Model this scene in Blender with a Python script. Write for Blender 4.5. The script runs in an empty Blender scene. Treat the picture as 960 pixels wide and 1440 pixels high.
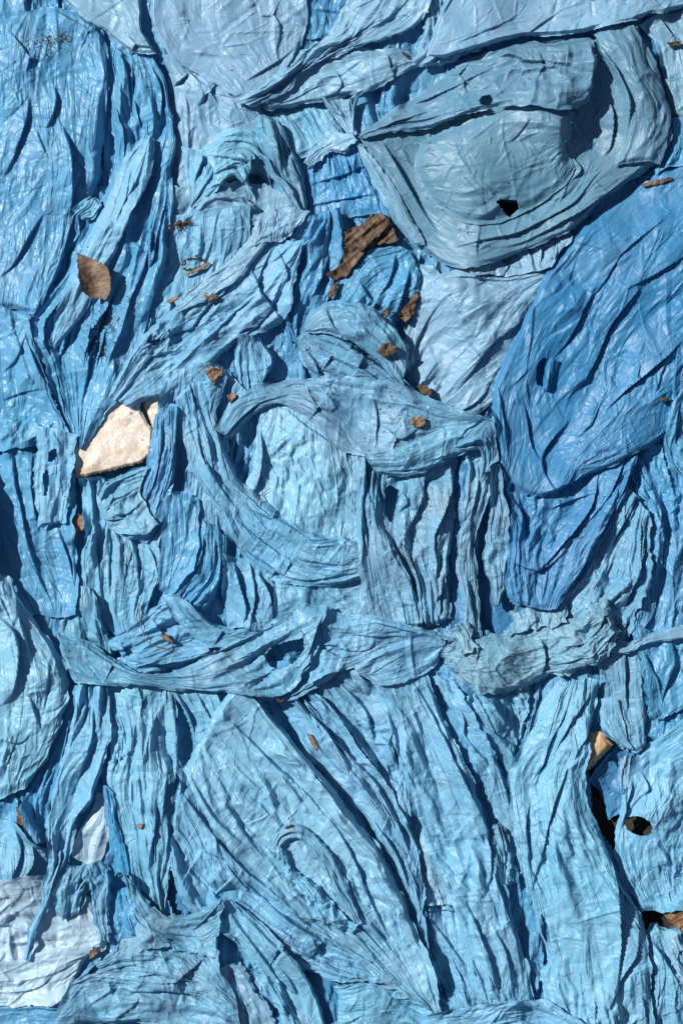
import bpy, math, random
import numpy as np
random.seed(7); np.random.seed(7)
sc = bpy.context.scene
COL = sc.collection
# ------------------------------------------------------------------ camera
ZREF = 0.06
cam_d = bpy.data.cameras.new("camera"); cam = bpy.data.objects.new("camera", cam_d); COL.objects.link(cam)
CAM_H = 4.2
cam.location = (0, 0, CAM_H + ZREF); cam.rotation_euler = (0, 0, 0)
cam_d.sensor_fit = 'VERTICAL'; cam_d.sensor_height = 36.0
cam_d.lens = 36.0 * CAM_H / 1.440
cam_d.clip_start = 0.1; cam_d.clip_end = 200
sc.camera = cam
# ------------------------------------------------------------------ light
SUN_AZ = math.radians(153)      # direction the light comes from, counter-clockwise from +x
SUN_EL = math.radians(44)
sd = np.array([math.cos(SUN_AZ)*math.cos(SUN_EL), math.sin(SUN_AZ)*math.cos(SUN_EL), math.sin(SUN_EL)])
w = bpy.data.worlds.new("World"); sc.world = w; w.use_nodes = True
nt = w.node_tree; nt.nodes.clear()
sky = nt.nodes.new('ShaderNodeTexSky'); sky.sky_type = 'NISHITA'; sky.sun_disc = False
sky.sun_elevation = SUN_EL; sky.sun_rotation = math.pi/2 - SUN_AZ
bgn = nt.nodes.new('ShaderNodeBackground'); bgn.inputs[1].default_value = 0.05
wo = nt.nodes.new('ShaderNodeOutputWorld')
nt.links.new(sky.outputs[0], bgn.inputs[0]); nt.links.new(bgn.outputs[0], wo.inputs[0])
sl = bpy.data.lights.new("sun", 'SUN'); sl.energy = 5.0; sl.angle = math.radians(0.9); sl.color = (1, 0.965, 0.91)
so = bpy.data.objects.new("sun", sl); COL.objects.link(so)
from mathutils import Vector
so.rotation_euler = Vector(sd.tolist()).to_track_quat('Z', 'Y').to_euler(); so.location = (-2, 1, 2)
sc.view_settings.view_transform = 'Standard'; sc.view_settings.look = 'None'
sc.view_settings.exposure = 0.2; sc.view_settings.gamma = 1.0
try: sc.view_settings.use_curve_mapping = False
except Exception: pass
sc.cycles.max_bounces = 8; sc.cycles.diffuse_bounces = 4; sc.cycles.transmission_bounces = 6
# ------------------------------------------------------------------ numpy helpers
def hsh(i, j, seed):
    i = i.astype(np.int64); j = j.astype(np.int64)
    n = (i*374761393 + j*668265263 + int(seed)*1442695041) & 0xffffffff
    n = ((n ^ (n >> 13)) * 1274126177) & 0xffffffff
    n = ((n ^ (n >> 16)) * 2246822519) & 0xffffffff
    return ((n ^ (n >> 15)) & 0xffffff) / float(0xffffff)
def tri(x, y, seed):
    """piecewise-planar value noise on a triangle lattice: flat facets with sharp creases, 0..1"""
    i = np.floor(x); j = np.floor(y); fx = x-i; fy = y-j
    a = hsh(i, j, seed); b = hsh(i+1, j, seed); c = hsh(i, j+1, seed); d = hsh(i+1, j+1, seed)
    flip = hsh(i, j, seed+77) > 0.5
    t1 = np.where(fx+fy < 1, a+fx*(b-a)+fy*(c-a), d+(1-fx)*(c-d)+(1-fy)*(b-d))
    t2 = np.where(fx > fy, a+fx*(b-a)+fy*(d-b), a+fy*(c-a)+fx*(d-c))
    return np.where(flip, t1, t2)
def smo(x, y, seed):
    i = np.floor(x); j = np.floor(y); fx = x-i; fy = y-j
    fx = fx*fx*(3-2*fx); fy = fy*fy*(3-2*fy)
    a = hsh(i, j, seed); b = hsh(i+1, j, seed); c = hsh(i, j+1, seed); d = hsh(i+1, j+1, seed)
    return (a*(1-fx)+b*fx)*(1-fy)+(c*(1-fx)+d*fx)*fy
def sstep(t): t = np.clip(t, 0, 1); return t*t*(3-2*t)
def catmull(P, n):
    """resample a polyline (k,3) to n points: Catmull-Rom, even arc length"""
    P = np.asarray(P, float)
    if len(P) == 2:
        t = np.linspace(0, 1, n)[:, None]; return P[0]*(1-t)+P[1]*t
    Q = np.vstack([2*P[0]-P[1], P, 2*P[-1]-P[-2]]); out = []
    for k in range(len(P)-1):
        p0, p1, p2, p3 = Q[k], Q[k+1], Q[k+2], Q[k+3]
        t = np.linspace(0, 1, 24, endpoint=False)[:, None]
        out.append(0.5*((2*p1)+(-p0+p2)*t+(2*p0-5*p1+4*p2-p3)*t*t+(-p0+3*p1-3*p2+p3)*t**3))
    out.append(P[-1][None]); D = np.vstack(out)
    s = np.concatenate([[0], np.cumsum(np.hypot(*(np.diff(D[:, :2], axis=0).T)))])
    q = np.linspace(0, s[-1], n)
    return np.stack([np.interp(q, s, D[:, c]) for c in range(D.shape[1])], 1)
# ------------------------------------------------------------------ support height map (mm), the pile as built so far
GS = 3.0; GX0, GY0, GX1, GY1 = -210, -150, 1170, 1590
GW = int((GX1-GX0)/GS)+1; GH = int((GY1-GY0)/GS)+1
H = np.zeros((GH, GW))
def blur(A, sig):
    r = max(1, int(2.5*sig/GS)); k = np.exp(-0.5*(np.arange(-r, r+1)*GS/sig)**2); k /= k.sum()
    B = np.pad(A, ((r, r), (0, 0)), 'edge'); B = sum(k[i]*B[i:i+A.shape[0]] for i in range(2*r+1))
    B = np.pad(B, ((0, 0), (r, r)), 'edge'); return sum(k[i]*B[:, i:i+A.shape[1]] for i in range(2*r+1))
def dil(A, r):
    B = A.copy()
    for _ in range(r):
        P = np.pad(B, 1, 'edge')
        B = np.maximum.reduce([P[1:-1, 1:-1], P[:-2, 1:-1], P[2:, 1:-1], P[1:-1, :-2], P[1:-1, 2:]])
    return B
def samp(A, X, Y):
    fx = np.clip((X-GX0)/GS, 0, GW-1.001); fy = np.clip((Y-GY0)/GS, 0, GH-1.001)
    i = fx.astype(int); j = fy.astype(int); fx = fx-i; fy = fy-j
    return (A[j, i]*(1-fx)+A[j, i+1]*fx)*(1-fy)+(A[j+1, i]*(1-fx)+A[j+1, i+1]*fx)*fy
def splat(X, Y, Z):
    i = np.clip(np.round((X-GX0)/GS).astype(int), 0, GW-1); j = np.clip(np.round((Y-GY0)/GS).astype(int), 0, GH-1)
    np.maximum.at(H, (j.ravel(), i.ravel()), Z.ravel())
def hat(x, y): return float(samp(H, np.array([float(x)]), np.array([float(y)]))[0])
SHX, SHY = -math.cos(SUN_AZ), math.sin(SUN_AZ)       # where shadows fall, in plan coordinates (y down)
_n = math.hypot(SHX, SHY); SHX /= _n; SHY /= _n
def fold_field(X, Y, pts, h, wl, wr):
    P_ = np.array(pts, float); m_ = max(3.2*wl, 8*wr)+12
    sel = (X > P_[:, 0].min()-m_) & (X < P_[:, 0].max()+m_) & (Y > P_[:, 1].min()-m_) & (Y < P_[:, 1].max()+m_)
    o = np.zeros(X.shape)
    if sel.any(): o[sel] = fold_core(X[sel], Y[sel], pts, h, wl, wr)
    return o
def fold_core(X, Y, pts, h, wl, wr):
    """a folded ridge along a polyline: gentle on the side it rises from, steep where the film is folded under"""
    P = catmull(np.array(pts, float), max(8, 6*len(pts)))
    best = np.full(X.shape, 1e9); sgn = np.zeros(X.shape); par = np.zeros(X.shape); n = len(P)
    for k in range(n-1):
        ax, ay = P[k]; bx, by = P[k+1]; dx, dy = bx-ax, by-ay; L2 = dx*dx+dy*dy+1e-9
        t = np.clip(((X-ax)*dx+(Y-ay)*dy)/L2, 0, 1); qx = X-(ax+t*dx); qy = Y-(ay+t*dy); d = np.hypot(qx, qy)
        nx, ny = dy, -dx
        if nx*SHX+ny*SHY < 0: nx, ny = -nx, -ny
        m = d < best; best = np.where(m, d, best); sgn = np.where(m, np.sign(qx*nx+qy*ny), sgn); par = np.where(m, (k+t)/(n-1), par)
    tap = np.clip(np.minimum(par/.3, (1-par)/.42), 0, 1)**.8*.93+.07
    endd = best
    f_l = np.maximum(0, 1-best/(1.7*wl))**1.25
    f_r = np.where(best < wr, 1-1.3*best/wr, -0.3*np.maximum(0, 1-(best-wr)/(wr*5)))
    f = np.where(sgn <= 0, f_l, f_r)
    # fade beyond the ends
    return h*f*tap*np.where((par <= 0) | (par >= 1), np.exp(-(endd/6.0)**2), 1.0)
def inpoly(X, Y, poly):
    r = np.zeros(X.shape, bool); n = len(poly); j = n-1
    for i in range(n):
        xi, yi = poly[i]; xj, yj = poly[j]
        c = ((yi > Y) != (yj > Y)) & (X < (xj-xi)*(Y-yi)/((yj-yi)+1e-12)+xi)
        r ^= c; j = i
    return r
def ell(cx, cy, a, b, rot=0, n=18, j=0.12):
    r = math.radians(rot); o = []
    for k in range(n):
        t = 2*math.pi*k/n; q = 1+random.uniform(-j, j)
        x, y = a*q*math.cos(t), b*q*math.sin(t); o.append((cx+x*math.cos(r)-y*math.sin(r), cy+x*math.sin(r)+y*math.cos(r)))
    return o
# ------------------------------------------------------------------ materials
def N(t, ty, **k):
    n = t.nodes.new(ty)
    for a, b in k.items(): setattr(n, a, b)
    return n
def math_n(t, op, a, b=None, c=None):
    n = N(t, 'ShaderNodeMath', operation=op)
    for i, v in enumerate((a, b, c)):
        if v is None: continue
        if isinstance(v, (int, float)): n.inputs[i].default_value = v
        else: t.links.new(v, n.inputs[i])
    return n.outputs[0]
def facets(t, vec, scale, seed):
    """random tilted facets: crumpled film"""
    m = N(t, 'ShaderNodeVectorMath', operation='MULTIPLY_ADD'); t.links.new(vec, m.inputs[0])
    m.inputs[1].default_value = (scale, scale, scale); m.inputs[2].default_value = (seed, seed*1.7, 0)
    v = N(t, 'ShaderNodeTexVoronoi', voronoi_dimensions='2D'); v.inputs['Scale'].default_value = 1.0
    t.links.new(m.outputs[0], v.inputs['Vector'])
    s = N(t, 'ShaderNodeVectorMath', operation='SUBTRACT'); t.links.new(m.outputs[0], s.inputs[0]); t.links.new(v.outputs['Position'], s.inputs[1])
    c = N(t, 'ShaderNodeVectorMath', operation='SUBTRACT'); t.links.new(v.outputs['Color'], c.inputs[0]); c.inputs[1].default_value = (.5, .5, .5)
    d = N(t, 'ShaderNodeVectorMath', operation='DOT_PRODUCT'); t.links.new(s.outputs[0], d.inputs[0]); t.links.new(c.outputs[0], d.inputs[1])
    return math_n(t, 'MULTIPLY', d.outputs['Value'], 1.0/scale)
def film(name, col, dirt=0.25, rough=0.46, trans=0.22, crink=1.0, dirtcol=(0.22, 0.20, 0.17), tcol=None):
    col = tuple(c*f for c, f in zip(col, (.61, .722, .748))); trans *= .6
    m = bpy.data.materials.new(name); m.use_nodes = True; t = m.node_tree; t.nodes.clear()
    out = N(t, 'ShaderNodeOutputMaterial'); L = t.links.new
    uv = N(t, 'ShaderNodeUVMap'); uv.uv_map = 'UVMap'
    tc = N(t, 'ShaderNodeTexCoord'); obj = tc.outputs['Object']
    oi = N(t, 'ShaderNodeObjectInfo')
    # stretched coordinate that follows the pleats
    st = N(t, 'ShaderNodeVectorMath', operation='MULTIPLY'); L(uv.outputs[0], st.inputs[0]); st.inputs[1].default_value = (1, .38, 1)
    wn = N(t, 'ShaderNodeTexNoise'); wn.inputs['Scale'].default_value = 26; wn.inputs['Detail'].default_value = 3; L(obj, wn.inputs['Vector'])
    wv = N(t, 'ShaderNodeVectorMath', operation='MULTIPLY_ADD'); L(wn.outputs['Color'], wv.inputs[0]); wv.inputs[1].default_value = (.012, .012, .012); L(st.outputs[0], wv.inputs[2])
    wv2 = N(t, 'ShaderNodeVectorMath', operation='MULTIPLY_ADD'); L(wn.outputs['Color'], wv2.inputs[0]); wv2.inputs[1].default_value = (.012, .012, .012); L(uv.outputs[0], wv2.inputs[2])
    def pyr(vec, scale, metric, seed, ang):
        mp = N(t, 'ShaderNodeMapping'); L(vec, mp.inputs[0]); mp.inputs['Location'].default_value = (seed, seed*1.3, 0); mp.inputs['Rotation'].default_value = (0, 0, ang)
        v = N(t, 'ShaderNodeTexVoronoi', voronoi_dimensions='2D', distance=metric); v.inputs['Scale'].default_value = scale; L(mp.outputs[0], v.inputs['Vector'])
        return math_n(t, 'MULTIPLY', v.outputs['Distance'], 1.0/scale)
    def lines(vec, scale, k, seed):
        mp = N(t, 'ShaderNodeMapping'); L(vec, mp.inputs[0]); mp.inputs['Location'].default_value = (seed, seed*1.3, 0)
        n = N(t, 'ShaderNodeTexNoise', noise_dimensions='2D'); n.inputs['Scale'].default_value = scale; n.inputs['Detail'].default_value = 1.5; L(mp.outputs[0], n.inputs['Vector'])
        a_ = math_n(t, 'ABSOLUTE', math_n(t, 'SUBTRACT', n.outputs['Fac'], .5))
        return math_n(t, 'MULTIPLY', math_n(t, 'MINIMUM', math_n(t, 'MULTIPLY', a_, k), 1.0), 1.0)
    h = math_n(t, 'MULTIPLY', pyr(wv.outputs[0], 38, 'MANHATTAN', 3.1, .4), .05*crink)
    h = math_n(t, 'ADD', h, math_n(t, 'MULTIPLY', pyr(wv2.outputs[0], 85, 'CHEBYCHEV', 9.7, 1.1), .05*crink))
    h = math_n(t, 'ADD', h, math_n(t, 'MULTIPLY', pyr(wv.outputs[0], 190, 'MANHATTAN', 5.2, 2.2), .06*crink))
    s3 = N(t, 'ShaderNodeVectorMath', operation='MULTIPLY'); L(uv.outputs[0], s3.inputs[0]); s3.inputs[1].default_value = (1, .09, 1)
    mk = N(t, 'ShaderNodeTexNoise'); mk.inputs['Scale'].default_value = 16; L(obj, mk.inputs['Vector'])
    mr = N(t, 'ShaderNodeMapRange'); mr.inputs['From Min'].default_value = .42; mr.inputs['From Max'].default_value = .6; L(mk.outputs['Fac'], mr.inputs['Value'])
    h = math_n(t, 'ADD', h, math_n(t, 'MULTIPLY', math_n(t, 'MULTIPLY', lines(s3.outputs[0], 120, 9, 8.8), mr.outputs[0]), .0009*crink))
    h = math_n(t, 'ADD', h, math_n(t, 'MULTIPLY', lines(st.outputs[0], 26, 16, 1.7), .0006*crink))
    h = math_n(t, 'ADD', h, math_n(t, 'MULTIPLY', lines(uv.outputs[0], 36, 16, 4.4), .0005*crink))
    bp = N(t, 'ShaderNodeBump'); bp.inputs['Strength'].default_value = 1.0; bp.inputs['Distance'].default_value = 1.0; L(h, bp.inputs['Height'])
    # colour
    n1 = N(t, 'ShaderNodeTexNoise'); n1.inputs['Scale'].default_value = 9; n1.inputs['Detail'].default_value = 5; L(obj, n1.inputs['Vector'])
    hs = N(t, 'ShaderNodeHueSaturation'); hs.inputs['Color'].default_value = (*col, 1)
    L(math_n(t, 'MULTIPLY_ADD', oi.outputs['Random'], 0.008, 0.496), hs.inputs['Hue'])
    L(math_n(t, 'MULTIPLY_ADD', n1.outputs['Fac'], 0.30, 0.85), hs.inputs['Value'])
    L(math_n(t, 'MULTIPLY_ADD', n1.outputs['Fac'], -0.30, 1.15), hs.inputs['Saturation'])
    # greasy dirt film, streaks and specks
    n2 = N(t, 'ShaderNodeTexNoise'); n2.inputs['Scale'].default_value = 14; n2.inputs['Detail'].default_value = 9; n2.inputs['Roughness'].default_value = .68; L(obj, n2.inputs['Vector'])
    r2 = N(t, 'ShaderNodeMapRange'); r2.inputs['From Min'].default_value = .47; r2.inputs['From Max'].default_value = .74; L(n2.outputs['Fac'], r2.inputs['Value'])
    n3 = N(t, 'ShaderNodeTexNoise'); n3.inputs['Scale'].default_value = 60; n3.inputs['Detail'].default_value = 6; n3.inputs['Roughness'].default_value = .75; L(wv.outputs[0], n3.inputs['Vector'])
    r3 = N(t, 'ShaderNodeMapRange'); r3.inputs['From Min'].default_value = .5; r3.inputs['From Max'].default_value = .72; L(n3.outputs['Fac'], r3.inputs['Value'])
    dm = math_n(t, 'MULTIPLY', math_n(t, 'ADD', math_n(t, 'MULTIPLY', r2.outputs[0], .6), math_n(t, 'MULTIPLY', math_n(t, 'MULTIPLY', r3.outputs[0], r2.outputs[0]), 1.2)), dirt*.6)
    mx = N(t, 'ShaderNodeMix', data_type='RGBA'); L(dm, mx.inputs[0]); L(hs.outputs[0], mx.inputs[6]); mx.inputs[7].default_value = (*dirtcol, 1)
    n4 = N(t, 'ShaderNodeTexNoise'); n4.inputs['Scale'].default_value = 260; n4.inputs['Detail'].default_value = 2; L(obj, n4.inputs['Vector'])
    n5 = N(t, 'ShaderNodeTexNoise'); n5.inputs['Scale'].default_value = 22; L(obj, n5.inputs['Vector'])
    r4 = N(t, 'ShaderNodeMapRange'); r4.inputs['From Min'].default_value = .735; r4.inputs['From Max'].default_value = .78
    L(math_n(t, 'ADD', n4.outputs['Fac'], math_n(t, 'MULTIPLY_ADD', n5.outputs['Fac'], .16, -.08)), r4.inputs['Value'])
    mx2 = N(t, 'ShaderNodeMix', data_type='RGBA'); L(math_n(t, 'MULTIPLY', r4.outputs[0], min(1, .45+dirt)), mx2.inputs[0]); L(mx.outputs[2], mx2.inputs[6]); mx2.inputs[7].default_value = (.07, .05, .035, 1)
    p = N(t, 'ShaderNodeBsdfPrincipled'); L(mx2.outputs[2], p.inputs['Base Color']); L(bp.outputs[0], p.inputs['Normal'])
    L(math_n(t, 'MULTIPLY_ADD', n2.outputs['Fac'], .35, rough-.16), p.inputs['Roughness'])
    p.inputs['IOR'].default_value = 1.48; p.inputs['Specular IOR Level'].default_value = .42
    tr = N(t, 'ShaderNodeBsdfTranslucent'); L(bp.outputs[0], tr.inputs['Normal'])
    tr.inputs['Color'].default_value = (*(tcol or col), 1)
    ms = N(t, 'ShaderNodeMixShader'); ms.inputs[0].default_value = trans; L(p.outputs[0], ms.inputs[1]); L(tr.outputs[0], ms.inputs[2]); L(ms.outputs[0], out.inputs[0])
    return m
M = {
 'sky':   film('film_sky_blue',   (.265, .56, .80), .45),
 'mid':   film('film_mid_blue',   (.165, .46, .745), .42, .38, .28),
 'bright':film('film_bright_blue',(.13, .43, .74), .2, .36, .30),
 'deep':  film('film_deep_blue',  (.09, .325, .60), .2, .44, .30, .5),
 'pale':  film('film_pale_blue',  (.33, .54, .73), .3, .42, .22, .5),
 'dusty': film('film_dusty_blue', (.235, .485, .69), .75, .44, .2, 1.0),
 'grey':  film('film_grey_blue',  (.26, .475, .63), .5, .46, .2, 1.1),
 'slate': film('film_slate_blue', (.20, .375, .52), .3, .44, .25, .4),
 'light': film('film_light_blue', (.34, .62, .83), .2, .40, .2, .9),
 'white': film('film_white_blue', (.64, .78, .93), .18, .40, .25, .6),
}
# ------------------------------------------------------------------ sheets of film
SMOOTH = False; SP = 1.55; EU = .010; EV = .045          # vertex spacing in mm
KEYS = {}; NT = 0
def mesh_obj(name, co, quads, mat, uvs=None, smooth=True, tris=False):
    smooth = SMOOTH if smooth is True else False
    me = bpy.data.meshes.new(name); nv = len(co); nf = len(quads); k = quads.shape[1]
    me.vertices.add(nv); me.vertices.foreach_set('co', co.astype(np.float32).ravel())
    me.loops.add(nf*k); me.loops.foreach_set('vertex_index', quads.astype(np.int32).ravel())
    me.polygons.add(nf); me.polygons.foreach_set('loop_start', (np.arange(nf)*k).astype(np.int32))
    try: me.polygons.foreach_set('loop_total', np.full(nf, k, np.int32))
    except Exception: pass
    if uvs is not None:
        u = me.uv_layers.new(name='UVMap'); u.data.foreach_set('uv', uvs[quads.ravel()].astype(np.float32).ravel())
    me.update(calc_edges=True)
    me.polygons.foreach_set('use_smooth', np.full(nf, smooth)); me.materials.append(mat); me.validate()
    o = bpy.data.objects.new(name, me); COL.objects.link(o); return o
def world(X, Y, Z): return np.stack([(X-480)/1000, (720-Y)/1000, Z/1000], -1)
seedc = [100]
def _pair(A, B, L, w=1.0):
    d = B-A; l = np.sqrt((d*d).sum(-1, keepdims=True))+1e-6
    c = d*(.5*w*(l-L)/l); A += c; B -= c
def relax(P, D, Lu, Lv, La, Lb, zs, T, it, kt, kz, kb):
    """let a piece of film buckle: inextensible grid, longer than the room it has, resting on what lies below"""
    Lu = Lu[..., None]; Lv = Lv[..., None]; La = La[..., None]; Lb = Lb[..., None]
    for n in range(it):
        for k in (0, 1):
            a = P[k:-1:2]; b = P[k+1::2]; m = min(len(a), len(b)); _pair(a[:m], b[:m], Lu[k::2][:m])
            a = P[:, k:-1:2]; b = P[:, k+1::2]; m = min(a.shape[1], b.shape[1]); _pair(a[:, :m], b[:, :m], Lv[:, k::2][:, :m])
        for k in (0, 1):
            a = P[k:-1:2, :-1]; b = P[k+1::2, 1:]; m = min(len(a), len(b)); _pair(a[:m], b[:m], La[k::2][:m], .6)
            a = P[k:-1:2, 1:]; b = P[k+1::2, :-1]; m = min(len(a), len(b)); _pair(a[:m], b[:m], Lb[k::2][:m], .6)
        C = P[1:-1, 1:-1]
        if kb: C += kb*((P[:-2, 1:-1]+P[2:, 1:-1]+P[1:-1, :-2]+P[1:-1, 2:])*.25-C)
        P[..., :2] += kt*(T[..., :2]-P[..., :2]); P[..., 2] += kz*(T[..., 2]-P[..., 2])
        P[..., 2] = np.maximum(P[..., 2], zs+1.0)
    return P
LEV = ((8, 22, .35, 1.4), (4, 18, .55, .8))   # step, iterations, share of slack, seed noise
def buckle(X, Y, z, zs, eu, ev, seed, calm_, sc_=1.0):
    P = np.stack([X, Y, z], -1).astype(np.float32); nu, nv = X.shape
    patchy = sstep((smo(X/48+3, Y/48, seed+9)*.65+smo(X/21, Y/21, seed+10)*.35-.36)/.3)
    patchy = patchy*(.3+.9*calm_)
    mu = (eu*(0.1+1.9*patchy)).astype(np.float32); mv = (ev*(0.2+1.7*patchy)).astype(np.float32)
    for st, it, sh, na in LEV:
        iu = np.arange(0, nu, st); iv = np.arange(0, nv, st)
        if nu-1-iu[-1] > st*.4: iu = np.append(iu, nu-1)
        else: iu[-1] = nu-1
        if nv-1-iv[-1] > st*.4: iv = np.append(iv, nv-1)
        else: iv[-1] = nv-1
        if len(iu) < 4 or len(iv) < 4: continue
        g = np.ix_(iu, iv); Q0 = P[g]; Q = Q0.copy(); T4 = Q0.copy(); zz = zs[g]; eU = 1+mu[g]*sh; eV = 1+mv[g]*sh
        def ln(a, b): return np.sqrt(((b-a)**2).sum(-1))
        Lu2 = ln(T4[:-1], T4[1:])*eU[:-1]; Lv2 = ln(T4[:, :-1], T4[:, 1:])*eV[:, :-1]; ed = (eU*.5+eV*.5)[:-1, :-1]
        La = ln(T4[:-1, :-1], T4[1:, 1:])*ed; Lb = ln(T4[:-1, 1:], T4[1:, :-1])*ed
        w_ = SP*st*1.6
        Q[..., 2] += (tri(X[g]/w_+st, Y[g]/w_, seed+st)-.5)*na*sc_*(.3+1.2*patchy[g])
        Q = relax(Q, None, Lu2, Lv2, La, Lb, zz, T4, it, .012, .004, .01)
        D = Q-Q0
        if st > 1:   # carry the displacement to the full grid
            fu = np.interp(np.arange(nu), iu, np.arange(len(iu))); fv = np.interp(np.arange(nv), iv, np.arange(len(iv)))
            a = np.minimum(fu.astype(int), len(iu)-2); b = np.minimum(fv.astype(int), len(iv)-2)
            ta = (fu-a)[:, None, None].astype(np.float32); tb = (fv-b)[None, :, None].astype(np.float32)
            D00 = D[np.ix_(a, b)]; D10 = D[np.ix_(a+1, b)]; D01 = D[np.ix_(a, b+1)]; D11 = D[np.ix_(a+1, b+1)]
            # flat triangles, the diagonal picked at random per cell
            fl = hsh(a[:, None]*np.ones_like(b)[None], b[None]*np.ones_like(a)[:, None], seed+5)[..., None] > .5
            t1 = np.where(ta+tb < 1, D00+ta*(D10-D00)+tb*(D01-D00), D11+(1-ta)*(D01-D11)+(1-tb)*(D10-D11))
            t2 = np.where(ta > tb, D00+ta*(D10-D00)+tb*(D11-D10), D00+tb*(D01-D00)+ta*(D11-D01))
            P = P+np.where(fl, t1, t2)
        else: P = Q
    return P[..., 0].astype(float), P[..., 1].astype(float), P[..., 2].astype(float)
def creases(U, V, lu, lv, seed, dens, pl, cr, amp, iso=False, fine=1.0):
    """many straight sharp creases of finite length, mostly along the pleats, some across them"""
    rg = random.Random(seed*7+1); out = np.zeros(U.shape); nu, nv = U.shape; du = lu/(nu-1); dv = lv/(nv-1)
    n = int(dens*lu*lv/380)
    for k in range(n):
        u0 = rg.uniform(0, lu); v0 = rg.uniform(0, lv); big = rg.random() < .22
        along = rg.random() < (.12 if iso else .68 if pl >= 4 else .4); an = rg.gauss(0, .16) if along else rg.uniform(-1.5, 1.5)
        L = rg.uniform(14, 60)*(2.0 if big else 1)*(1.5 if along else .8)/2; w1 = rg.uniform(3.5, 8)*(1.8 if big else 1)*(fine if fine < 1 else 1); w2 = w1*rg.choice((.3, .45, .8, 1.2))
        a = (.26+.05*min(pl, 6)*.5+.03*cr)*w1*rg.uniform(.5, 1.15)*(.85 if rg.random() < .65 else -.6); a = max(-3.2, min(3.6, a))
        if rg.random() < .5: w1, w2 = w2, w1
        c, s_ = math.cos(an), math.sin(an); R_ = max(w1, w2)
        eu_ = L*abs(c)+R_; ev_ = L*abs(s_)+R_+2
        i0 = max(0, int((u0-eu_)/du)); i1 = min(nu, int((u0+eu_)/du)+2); j0 = max(0, int((v0-ev_)/dv)); j1 = min(nv, int((v0+ev_)/dv)+2)
        if i1-i0 < 2 or j1-j0 < 2: continue
        A = U[i0:i1, j0:j1]-u0; B = V[i0:i1, j0:j1]-v0; t = (A*c+B*s_)/L; bend = rg.uniform(-.12, .12)*L; d = -A*s_+B*c+bend*t*t
        tp = np.clip(1-np.abs(t), 0, 1); tp = np.minimum(1, tp*1.8); w1t = w1*(.35+.65*tp); w2t = w2*(.35+.65*tp)
        f = np.where(d < 0, 1+d/w1t, 1-d/w2t)
        out[i0:i1, j0:j1] += a*tp*np.maximum(0, f)
    return out*np.clip(amp, .4, 1.1)
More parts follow.
